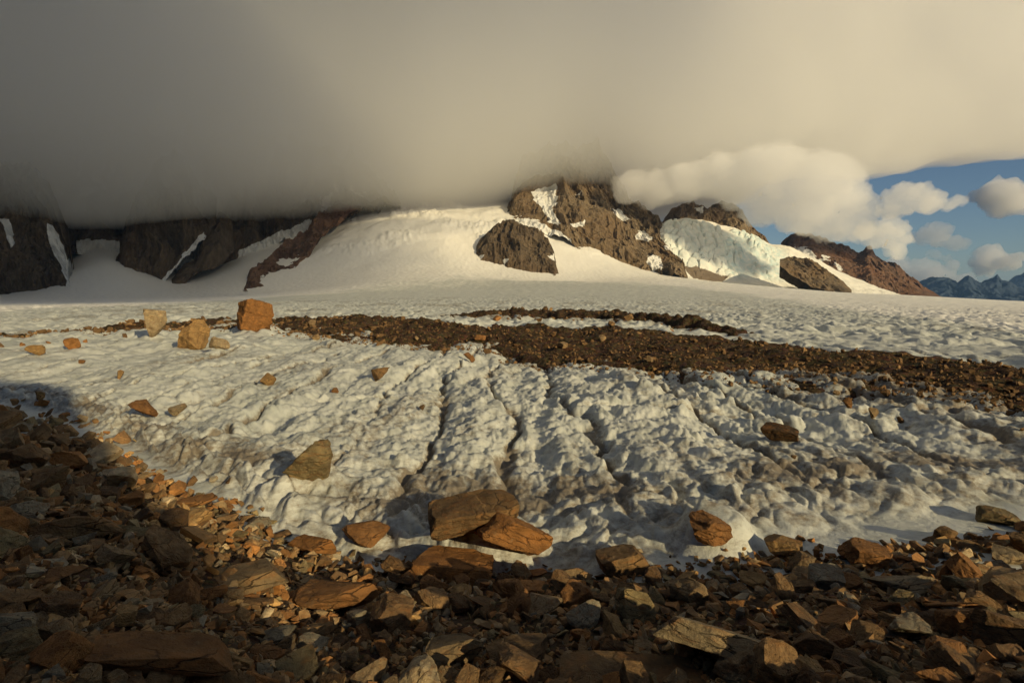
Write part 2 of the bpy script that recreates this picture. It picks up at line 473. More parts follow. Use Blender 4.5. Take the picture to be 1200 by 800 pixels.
# ------------------------------------------------------------------ scree slope under the loose rocks, and the hillside behind the camera
def march(px, py, fn):
    """distance at which the ray of a pixel meets the surface fn"""
    a, s = ray(px, py)
    rs = np.exp(np.linspace(math.log(1.6), math.log(240), 520))
    z = fn(rs * math.sin(a), rs * math.cos(a)); zr = CAM_Z + rs * s
    k = np.nonzero(z >= zr)[0]
    r = rs[k[0]] if len(k) else rs[-1]
    return r, float(a)

GROUND0 = 4.25
def scree(x, y):
    a = np.arctan2(x, y); r = np.hypot(x, y)
    ac = np.clip(a, EA[0], EA[-1])
    t = r / Rb(ac)
    z = GROUND0 + (.12 - GROUND0) * np.power(np.clip(t, 0, 1.6), .92)
    z = z + .16 * fbm2(x / 2.2, y / 2.2, 3, 111) * ss(1, 4, r) + .22 * fbm2(x / 6, y / 6, 2, 113) * ss(3, 9, r)
    z = z - 2.5 * ss(1.03, 1.3, t)
    return z
A, R = np.meshgrid(np.radians(np.linspace(-75, 75, 520)), np.exp(np.linspace(math.log(.6), math.log(46), 420)))
X, Y = R * np.sin(A), R * np.cos(A)
Z = scree(X, Y) + .03 * fbm2(X / .25, Y / .25, 3, 115)
Q = grid_quads(*X.shape)[:, ::-1]
keep = (R < 1.2 * Rb(np.clip(A, EA[0], EA[-1]))).ravel()[Q].all(1)
me = mesh_np('scree', np.stack([X, Y, Z], -1), Q[keep])
SCR = m_dirt('scree_gravel', (.07, .045, .025), (.14, .09, .05), 3)
link('scree', me, SCR, 'structure', 'steep bank of brown gravel under the loose foreground rocks', 'scree')

SUN_H = np.array([math.sin(SUN_AZ), math.cos(SUN_AZ)])
def crest_for(px, py):
    r, a = march(px, py, lambda x, y: np.maximum(scree(x, y), .2)); x, y = r * math.sin(a), r * math.cos(a)
    z = max(float(scree(np.array([x]), np.array([y]))[0]), .2) + .1
    t = (y + 40) / -SUN_H[1]
    return x + t * SUN_H[0], z + t * math.tan(SUN_EL)
_cr = sorted(crest_for(*q) for q in [(-60, 446), (0, 450), (45, 456), (82, 466)])
HX = np.array([-140, _cr[0][0] - 40, _cr[0][0] - 12] + [c[0] for c in _cr] + [_cr[-1][0] + .6, _cr[-1][0] + 3, 150])
HZ = np.array([44, 40, _cr[0][1] + 1] + [c[1] for c in _cr] + [_cr[-1][1] - 9, _cr[-1][1] - 15, 2])
gx, gy = np.meshgrid(np.linspace(-140, 150, 700), np.linspace(-90, -.5, 120))
xs = gx + (gy + 40) / -SUN_H[1] * SUN_H[0]      # lines of equal shade run along the sun
cr = np.interp(xs, HX, HZ)
cr = cr + .8 * fbm2(gx / 4, gy / 30, 4, 121)
up = ss(0, 1, -gy / 40)
Zh = (GROUND0 - .1) + (cr - GROUND0) * np.clip(-gy / 40, 0, 1) ** 2.6 + ss(-40, -90, gy) * -8 + .5 * fbm2(gx / 3, gy / 3, 4, 123) * ss(-1, -6, gy)
me = mesh_np('hillside', np.stack([gx, gy, Zh], -1), grid_quads(*gx.shape))
link('hillside', me, SCR, 'structure', 'gravel hillside rising behind the viewpoint', 'hillside')

# ------------------------------------------------------------------ mountains
def inpoly(px, py, poly):
    r = np.zeros(px.shape, bool); n = len(poly)
    for i in range(n):
        x0, y0 = poly[i]; x1, y1 = poly[(i + 1) % n]
        c = ((y0 > py) != (y1 > py)) & (px < (x1 - x0) * (py - y0) / (y1 - y0 + 1e-9) + x0)
        r ^= c
    return r

def mountain(name, label, mat, crest, foot, Rf, Rc, amp=22, wl=120, seed=0, pow_=1.0, snow=(), slope_snow=0., res=1.6, vst=.4, back=.9, kind='structure', cat='mountain', step=None, flip=None):
    crest, foot = np.array(crest, float), np.array(foot, float)
    x0, x1 = crest[0, 0], crest[-1, 0]
    nc = int((x1 - x0) * res) + 2
    px = np.linspace(x0, x1, nc)
    pyc, pyf = np.interp(px, crest[:, 0], crest[:, 1]), np.interp(px, foot[:, 0], foot[:, 1])
    rf = np.interp(px, [x0, x1], Rf) if np.ndim(Rf) else np.full(nc, Rf)
    rc = np.interp(px, [x0, x1], Rc) if np.ndim(Rc) else np.full(nc, Rc)
    pc, pf = at(px, pyc, rc), at(px, pyf, rf)
    nv = max(24, int((np.max(pyf - pyc)) * res))
    v = np.linspace(-.08, 1, nv)[:, None, None]
    P = pf + (pc - pf) * v
    P[..., 2] = pf[:, 2] + (pc[:, 2] - pf[:, 2]) * np.sign(v[..., 0]) * np.abs(v[..., 0]) ** pow_
    vv = np.repeat(v[..., 0], nc, 1)
    # back side
    nb = 24
    w = np.linspace(0, 1, nb + 1)[1:, None]
    dirx = np.stack([pc[:, 0], pc[:, 1]], -1) / rc[:, None]
    hgt = np.maximum(pc[:, 2] - pf[:, 2], 5) + 40
    B = np.empty((nb, nc, 3)); B[..., :2] = pc[:, :2] + dirx * (w * hgt * back)[..., None]; B[..., 2] = pc[:, 2] - w ** 1.1 * hgt
    G = np.concatenate([P, B]); VV = np.concatenate([vv, 1 + w * np.ones(nc)])
    # displacement along the local face direction (towards the viewer and up)
    T = (pc - pf); fd = np.stack([-dirx[:, 0], -dirx[:, 1], np.full(nc, .45)], -1); fd /= np.linalg.norm(fd, axis=1)[:, None]
    x, y, z = G[..., 0], G[..., 1], G[..., 2]
    wx, wy = x + .35 * wl * n3(x / wl, y / wl, z / wl, seed + 7), y + .35 * wl * n3(x / wl + 9, y / wl, z / wl, seed + 8)
    dsp = amp * (ridged3(wx / wl, wy / wl, z / wl * vst, 5, seed) - .35) + .16 * amp * fbm3(x / wl * 9, y / wl * 9, z / wl * 5, 3, seed + 21)
    if step:
        q = z / step + .8 * n3(x / 60, y / 60, z / 60, seed + 31); dsp = dsp + amp * .35 * (q - np.floor(q))
    fade = ss(1.6, 1.0, VV) * .85 + .15
    edge = np.minimum(1, np.minimum(np.arange(nc), np.arange(nc)[::-1]) / 12.)[None, :]
    hs = np.clip((pyf - pyc) / 25, .12, 1)[None, :]
    G = G + (dsp * fade * hs)[..., None] * fd
    # silhouette jag
    G[..., 2] += .55 * amp * fbm3(x / wl * 2.2, y / wl * 2.2, np.zeros_like(z), 4, seed + 41) * np.clip(VV, 0, 1) ** 2 * hs
    me = mesh_np(name, G, grid_quads(*VV.shape))
    # snow lying in gullies and on ledges
    qx, qy, _ = project(G)
    s = np.zeros(VV.shape)
    jx = qx + 2.2 * fbm3(x / 35, y / 35, z / 35, 3, seed + 51) + 0; jy = qy + 2.2 * fbm3(x / 35 + 5, y / 35, z / 35, 3, seed + 53)
    for poly in snow: s = np.maximum(s, inpoly(jx, jy, poly))
    if slope_snow:
        s = np.maximum(s, slope_snow * ss(.1, .5, fbm3(x / wl, y / wl, z / wl * .6, 4, seed + 61)) * (dsp < amp * .1))
    attr(me, 'snow', s); attr(me, 'blue', np.zeros(VV.shape)); attr(me, 'dirt', np.zeros(VV.shape))
    return link(name, me, mat, kind, label, cat)

mountain('mountain', 'tall brown rock peak with white snow gullies, its top in the cloud', CLIFF,
    [(588, 262), (594, 245), (599, 232), (603, 214), (612, 195), (635, 178), (665, 170), (700, 172), (716, 196), (724, 212), (738, 234), (752, 246), (768, 256), (779, 276), (790, 292), (800, 300), (806, 322)],
    [(588, 270), (610, 270), (640, 268), (665, 275), (690, 300), (710, 306), (740, 316), (770, 322), (806, 326)], 2500, 3000, 46, 150, 3, .95, res=2.6, vst=.3, step=42,
    snow=[[(586, 262), (600, 255), (625, 258), (655, 270), (668, 284), (672, 300), (652, 296), (644, 278), (626, 266), (600, 262)], [(622, 224), (652, 216), (654, 232), (648, 246), (656, 264), (642, 258), (634, 240), (626, 232)], [(668, 262), (686, 258), (684, 264), (672, 266)], [(714, 244), (726, 246), (738, 258), (728, 258)], [(674, 228), (682, 224), (680, 230)], [(758, 300), (772, 300), (778, 314), (764, 320)], [(748, 270), (766, 278), (760, 282), (745, 280)], [(776, 286), (794, 288), (792, 296), (780, 294)]])
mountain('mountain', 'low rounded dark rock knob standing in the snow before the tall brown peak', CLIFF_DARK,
    [(544, 318), (552, 303), (560, 288), (572, 270), (588, 262), (608, 263), (630, 271), (642, 282), (649, 296), (653, 312), (656, 320)],
    [(544, 319), (560, 320), (580, 323), (600, 326), (620, 323), (656, 321)], 2080, 2260, 20, 70, 11, .62, step=28, res=2.6,
    snow=[[(548, 300), (566, 300), (564, 306), (552, 308)], [(586, 306), (596, 303), (592, 312)], [(642, 300), (651, 298), (650, 305)]])
mountain('mountain', 'red brown rock rib slanting down the shaded snow slope', CLIFF_RED,
    [(286, 336), (293, 320), (313, 305), (333, 288), (350, 276), (367, 262), (380, 250), (393, 241), (410, 238), (428, 240)],
    [(286, 339), (313, 338), (335, 333), (353, 312), (370, 288), (390, 266), (410, 248), (428, 242)], (2050, 2700), (2300, 2900), 30, 90, 17, .9, res=2.4)
LW = [(-260, 180), (0, 170), (200, 160), (430, 165)]
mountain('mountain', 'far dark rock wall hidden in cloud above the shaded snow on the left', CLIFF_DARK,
    [(-330, 170), (0, 165), (220, 160), (380, 170), (440, 205), (470, 240)], [(-330, 340), (0, 330), (60, 300), (110, 284), (160, 300), (200, 318), (250, 312), (300, 290), (360, 272), (430, 250), (470, 245)], 2760, 3000, 62, 95, 23, 1., slope_snow=.8, vst=.09, res=2.2, snow=[[(54, 262), (62, 266), (84, 310), (92, 345), (84, 346), (72, 315), (56, 280)], [(88, 282), (100, 279), (140, 284), (142, 297), (125, 300), (110, 296), (90, 302)], [(280, 294), (330, 270), (378, 252), (386, 258), (345, 287), (300, 322), (276, 320)], [(184, 336), (205, 312), (222, 290), (238, 270), (242, 278), (226, 306), (205, 336)]])
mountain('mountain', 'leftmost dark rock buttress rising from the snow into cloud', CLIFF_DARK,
    [(-330, 170), (-150, 165), (-20, 190), (30, 200), (62, 232), (80, 275), (88, 330), (92, 347)], [(-330, 362), (-60, 361), (0, 360), (28, 352), (50, 346), (75, 348), (92, 349)], 2300, 2560, 52, 90, 29, .8, vst=.09, res=2.2,
    snow=[[(54, 262), (62, 266), (84, 310), (92, 345), (84, 346), (72, 315), (56, 280)], [(88, 282), (100, 279), (140, 284), (142, 297), (125, 300), (110, 296), (90, 302)], [(280, 294), (330, 270), (378, 252), (386, 258), (345, 287), (300, 322), (276, 320)], [(184, 336), (205, 312), (222, 290), (238, 270), (242, 278), (226, 306), (205, 336)], [(-4, 256), (10, 258), (16, 285), (12, 290), (4, 270)]])
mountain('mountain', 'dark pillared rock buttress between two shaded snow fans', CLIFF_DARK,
    [(120, 347), (130, 322), (140, 290), (148, 262), (160, 235), (180, 195), (215, 190), (240, 225), (258, 240), (254, 262)], [(120, 349), (140, 346), (165, 343), (178, 342), (200, 310), (220, 292), (254, 264)], (2450, 2650), (2600, 2800), 50, 85, 31, .8, vst=.09, res=2.2, snow=[[(54, 262), (62, 266), (84, 310), (92, 345), (84, 346), (72, 315), (56, 280)], [(88, 282), (100, 279), (140, 284), (142, 297), (125, 300), (110, 296), (90, 302)], [(280, 294), (330, 270), (378, 252), (386, 258), (345, 287), (300, 322), (276, 320)], [(184, 336), (205, 312), (222, 290), (238, 270), (242, 278), (226, 306), (205, 336)]])
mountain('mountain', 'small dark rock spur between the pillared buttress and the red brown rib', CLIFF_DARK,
    [(196, 333), (210, 318), (228, 306), (236, 288), (246, 262), (258, 246), (272, 262), (276, 292)], [(196, 335), (215, 332), (236, 316), (255, 304), (276, 294)], (2450, 2600), (2560, 2720), 22, 90, 37, .8)
mountain('mountain', 'brown rock ridge showing behind the icefall with cloud on its top', CLIFF,
    [(772, 262), (786, 250), (800, 243), (822, 240), (846, 235), (858, 236), (868, 246), (880, 262), (893, 274), (906, 292)], [(772, 292), (840, 292), (906, 300)], 3150, 3400, 34, 110, 41, .9, res=2.6, snow=[[(815, 243), (825, 243), (824, 249), (816, 250)]])
mountain('mountain', 'dark rock triangle under the edge of the white icefall', CLIFF,
    [(914, 304), (924, 300), (936, 302), (952, 308), (972, 320), (988, 330), (998, 340)], [(914, 310), (930, 322), (950, 333), (975, 340), (998, 343)], 2500, 2750, 18, 70, 43, .8, res=3)
mountain('mountain', 'jagged red brown ridge running down to the right into open snow', CLIFF_RED,
    [(915, 288), (930, 277), (950, 273), (968, 281), (982, 288), (992, 290), (1003, 296), (1011, 294), (1016, 289), (1021, 290), (1026, 299), (1036, 307), (1048, 316), (1062, 326), (1080, 339), (1100, 349)],
    [(915, 312), (960, 322), (1000, 336), (1050, 348), (1100, 352)], 3900, 4700, 34, 150, 47, .85, res=2.2,
    snow=[[(930, 288), (945, 290), (958, 300), (950, 304), (936, 298)], [(955, 304), (966, 300), (972, 304), (960, 308)], [(978, 306), (986, 312), (990, 318), (982, 314)]])
mountain('mountain', 'dark ridge end seen behind the jagged red brown ridge', CLIFF_RED,
    [(1015, 322), (1030, 310), (1041, 307), (1050, 310), (1062, 320), (1074, 329), (1090, 340), (1106, 350)], [(1015, 345), (1060, 350), (1106, 354)], 5000, 5600, 30, 140, 53, .85, res=2.2)
mountain('mountain', 'distant blue mountain range low on the right horizon', CLIFF_HAZE,
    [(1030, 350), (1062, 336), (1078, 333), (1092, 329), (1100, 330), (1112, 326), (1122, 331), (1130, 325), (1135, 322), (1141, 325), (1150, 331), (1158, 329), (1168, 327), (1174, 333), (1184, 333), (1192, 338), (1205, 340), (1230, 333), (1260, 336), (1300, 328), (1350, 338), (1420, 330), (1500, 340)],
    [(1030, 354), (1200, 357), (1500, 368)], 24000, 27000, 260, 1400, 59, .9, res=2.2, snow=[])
mountain('mountain', 'pale blue farthest peak at the right edge of the horizon', CLIFF_HAZE,
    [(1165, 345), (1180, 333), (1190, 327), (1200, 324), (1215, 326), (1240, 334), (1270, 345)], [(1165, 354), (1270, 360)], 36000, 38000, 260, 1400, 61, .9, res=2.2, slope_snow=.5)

def side_sky_blocker():
    # unseen mountain wall added left of the view to block skylight on the cloud
    v, u = np.meshgrid(np.linspace(0, 1, 60), np.linspace(0, 1, 120))
    bx, by_ = -1500 - 1500 * u, -2600 + 4300 * u
    h = 1750 * np.sin(np.pi * v) ** .8
    x, y = bx - 2200 * v, by_ + 200 * v
    z = -60 + h * (.8 + .25 * fbm2(x / 700, y / 700, 4, 131)) + 90 * fbm2(x / 200, y / 200, 4, 133)
    me = mesh_np('mountain', np.stack([x, y, z], -1), grid_quads(*x.shape))
    for k in ('snow', 'blue', 'dirt'): attr(me, k, np.zeros(x.size))
    link('mountain', me, CLIFF_DARK, 'structure', 'unseen dark mountain wall added on the left to block skylight', 'mountain')
side_sky_blocker()

# icefall: a broken shoulder of ice between the peak and the red ridge
def icefall():
    crest = np.array([(735, 290), (764, 268), (776, 261), (800, 257), (830, 259), (860, 267), (890, 279), (905, 286), (925, 289), (945, 298), (970, 311), (1000, 325), (1030, 337), (1060, 347)], float)
    foot = np.array([(735, 322), (764, 330), (780, 334), (800, 335), (850, 336), (900, 338), (960, 341), (1060, 350)], float)
    nc, nv = 640, 210
    px = np.linspace(735, 1060, nc)
    pyc, pyf = np.interp(px, crest[:, 0], crest[:, 1]), np.interp(px, foot[:, 0], foot[:, 1])
    pc, pf = at(px, pyc, np.interp(px, [735, 1060], [2950, 3500])), at(px, pyf, np.interp(px, [735, 1060], [2380, 3050]))
    v = np.linspace(-.05, 1, nv)[:, None, None]
    P = pf + (pc - pf) * v
    vv = v[..., 0] * np.ones(nc)
    prof = .5 * np.clip(vv, 0, 1) ** 1.3 + .5 * ss(.2, .8, vv)
    P[..., 2] = pf[:, 2] + (pc[:, 2] - pf[:, 2]) * prof
    dirx = pc[:, :2] / np.linalg.norm(pc[:, :2], axis=1)[:, None]
    w = np.linspace(0, 1, 21)[1:, None]
    B = np.empty((20, nc, 3)); B[..., :2] = pc[:, :2] + dirx * (w * 500)[..., None]; B[..., 2] = pc[:, 2] - w ** 1.3 * (pc[:, 2] - pf[:, 2] + 60)
    G = np.concatenate([P, B]); VV = np.concatenate([vv, 1 + w * np.ones(nc)])
    x, y, z = G[..., 0], G[..., 1], G[..., 2]
    qx = np.concatenate([px[None, :]] * VV.shape[0])
    ser = ss(768, 782, qx) * ss(925, 880, qx) * ss(.22, .42, VV) * ss(.93, .78, VV)
    ser = ser * ss(-.35, .15, fbm2(x / 200, y / 200, 3, 201) + .5 * ss(870, 800, qx))
    wx, wy = x + 20 * fbm2(x / 70, y / 70, 2, 203), y + 20 * fbm2(x / 70 + 5, y / 70, 2, 205)
    f1, f2, cid = voro(wx / 52, wy / 24, 207)
    blk = np.clip((f2 - f1) / .35, 0, 1) * (.35 + .9 * cid)
    stp = y / 46 + .8 * fbm2(x / 120, y / 120, 3, 209); stp = stp - np.floor(stp)
    G[..., 2] += ser * (26 * blk + 12 * ss(0, .8, stp) * ss(1, .85, stp)) + 3.5 * fbm2(x / 45, y / 45, 4, 211) * ss(1.5, 1., VV) + 5 * fbm2(x / 160, y / 160, 2, 213)
    me = mesh_np('icefall', G, grid_quads(*VV.shape))
    qx, qy, _ = project(G)
    blue = ser * .55 + ss(845, 860, qx) * ss(930, 915, qx) * ss(.25, .4, VV) * ss(.95, .7, VV) * .85
    j = 3 * fbm3(x / 40, y / 40, z / 40, 3, 215)
    dirt = np.zeros(VV.shape)
    for pl in ([(798, 312), (815, 311), (848, 324), (850, 328), (812, 326)], [(764, 312), (796, 314), (800, 318), (770, 318)], [(820, 322), (858, 324), (846, 330), (816, 330)]):
        dirt = np.maximum(dirt, inpoly(qx + j, qy + j * .5, pl))
    attr(me, 'blue', np.clip(blue, 0, 1)); attr(me, 'dirt', dirt); attr(me, 'snow', np.zeros(VV.shape))
    link('icefall', me, SNOW, 'structure', 'bright broken icefall with blue seracs between the brown peaks', 'icefall')
icefall()

# ------------------------------------------------------------------ rocks
def rock_mesh(seed, dims, npts=14, boxy=.55, bev=.05, L=.16, rough=.03, ledge=.03, up=None, cuts=0, chips=16):
    rg = np.random.default_rng(seed)
    d = rg.normal(size=(npts, 3)); d /= np.abs(d).max(1)[:, None] * boxy + np.linalg.norm(d, axis=1)[:, None] * (1 - boxy)
    d *= rg.uniform(.78, 1.0, (npts, 1))
    if boxy >= .78:      # a broken block: eight worn corners and a few extra points
        q = np.array([(a, b, c) for a in (-1, 1) for b in (-1, 1) for c in (-1, 1)], float) * rg.uniform(.62, 1, (8, 3))
        q += rg.normal(size=3) * .18 * q[:, ::-1]
        d = np.concatenate([q, d[:max(2, npts // 6)] * .95])
    bm = bmesh.new()
    vs = [bm.verts.new(p * .5) for p in d]
    r = bmesh.ops.convex_hull(bm, input=vs)
    bmesh.ops.delete(bm, geom=list({g for g in r['geom_interior'] + r['geom_unused'] if isinstance(g, bmesh.types.BMVert)}), context='VERTS')
    for v in [v for v in bm.verts if not v.link_faces]: bm.verts.remove(v)
    # fit to unit box, then to the wanted size
    co = np.array([v.co for v in bm.verts]); lo, hi = co.min(0), co.max(0)
    for v, c in zip(bm.verts, ((co - lo) / (hi - lo) - .5) * np.array(dims)): v.co = c
    for _ in range(cuts):
        n = Vector(rg.normal(size=3)).normalized(); off = .27 * min(dims)
        g = bmesh.ops.bisect_plane(bm, geom=bm.verts[:] + bm.edges[:] + bm.faces[:], plane_co=n * (off + .2 * max(dims) * rg.random()), plane_no=n, clear_outer=True)
        bmesh.ops.contextual_create(bm, geom=[e for e in g['geom_cut'] if isinstance(e, bmesh.types.BMEdge)])
    bmesh.ops.dissolve_limit(bm, angle_limit=math.radians(14), verts=bm.verts[:], edges=bm.edges[:])
    m = min(dims)
    if bev: bmesh.ops.bevel(bm, geom=bm.edges[:], offset=bev * m, segments=1, affect='EDGES', profile=.5, clamp_overlap=True)
    bmesh.ops.triangulate(bm, faces=bm.faces[:])
    lim = L * max(dims)
    for _ in range(6):
        es = [e for e in bm.edges if e.calc_length() > lim]
        if not es: break
        bmesh.ops.subdivide_edges(bm, edges=es, cuts=1); bmesh.ops.triangulate(bm, faces=[f for f in bm.faces if len(f.verts) > 3])
    bm.normal_update()
    co = np.array([v.co for v in bm.verts]); no = np.array([v.normal for v in bm.verts])
    s = 1 / max(dims); o = rg.uniform(0, 50, 3); p = co * s
    for _ in range(chips):
        n = rg.normal(size=3); n /= np.linalg.norm(n)
        h = co @ n; ex = np.maximum(0, h - (h.max() - m * rg.uniform(.03, .17)))
        co = co - ex[:, None] * n
    dsp = rough * m * (fbm3(p[:, 0] * 3 + o[0], p[:, 1] * 3 + o[1], p[:, 2] * 3 + o[2], 3, seed) * .8 + .9 * fbm3(p[:, 0] * 13 + o[0], p[:, 1] * 11, p[:, 2] * 11 + o[2], 2, seed + 3))
    bd = rg.normal(size=3) * .35 + np.array([0, 0, 1.]); bd /= np.linalg.norm(bd)
    q = (co @ bd) / m * 5 + .5 * n3(p[:, 0] * 2 + 3, p[:, 1] * 2, p[:, 2] * 2, seed + 5)
    dsp += ledge * m * (n2(np.floor(q) * 7.3 + .4, np.floor(q) * 0 + seed * .37, seed) * ss(0, .25, q - np.floor(q)))
    for v, c in zip(bm.verts, co + no * dsp[:, None]): v.co = c
    me = bpy.data.meshes.new('rock'); bm.to_mesh(me); bm.free()
    me.polygons.foreach_set('use_smooth', np.ones(len(me.polygons), bool))
    me.set_sharp_from_angle(angle=math.radians(11))
    me.materials.append(ROCK)
    return me

TINT = {'pale tan': (.42, .33, .20), 'ochre': (.38, .24, .10), 'orange': (.36, .17, .055), 'rust brown': (.26, .13, .048), 'brown': (.24, .15, .07),
        'dark brown': (.15, .092, .045), 'grey brown': (.26, .185, .10), 'olive grey': (.21, .165, .085), 'grey': (.235, .205, .145)}

def ground(x, y):
    x, y = np.asarray(x, float), np.asarray(y, float)
    return np.maximum(np.maximum(scree(x, y), glacier(x, y)), np.where(np.hypot(x, y) > 18, moraine(x, y)[0], -99))

PLACED = []     # (object, px, py, wpx, hero short name or None, shape, colour)

def place_rock(me, dims, px, py, rot, tint, name, label=None, group=None, cat='rock', sink=.12, fn=ground, lift=0., short=None, shape=None):
    """(px, py) is where the middle of the rock's base meets the ground"""
    r, a = march(px, py, fn)
    x, y = r * math.sin(a), r * math.cos(a)
    o = bpy.data.objects.new(name, me); C.objects.link(o)
    o.rotation_euler = (rot[0], rot[1], rot[2] - a)
    R3 = np.array(o.rotation_euler.to_matrix())
    n = len(me.vertices); co = np.empty(n * 3); me.vertices.foreach_get('co', co); co = co.reshape(-1, 3)
    wz = co @ R3[2]
    ext = wz.max() - wz.min()
    g = fn(np.array([x]), np.array([y]))[0]
    o.location = (x, y, g - wz.min() - sink * ext + lift)
    t = TINT[tint]; j = RNG.uniform(.82, 1.15) * (1.5 if group else .95)
    if label and 'dark flat-topped' in label: j = .5
    o.color = (t[0] * j, t[1] * j, t[2] * j, 1)
    if label: o['label'] = label
    if group: o['group'] = group
    o['category'] = cat
    PLACED.append([o, px, py, short, shape, tint, dims])
    return o

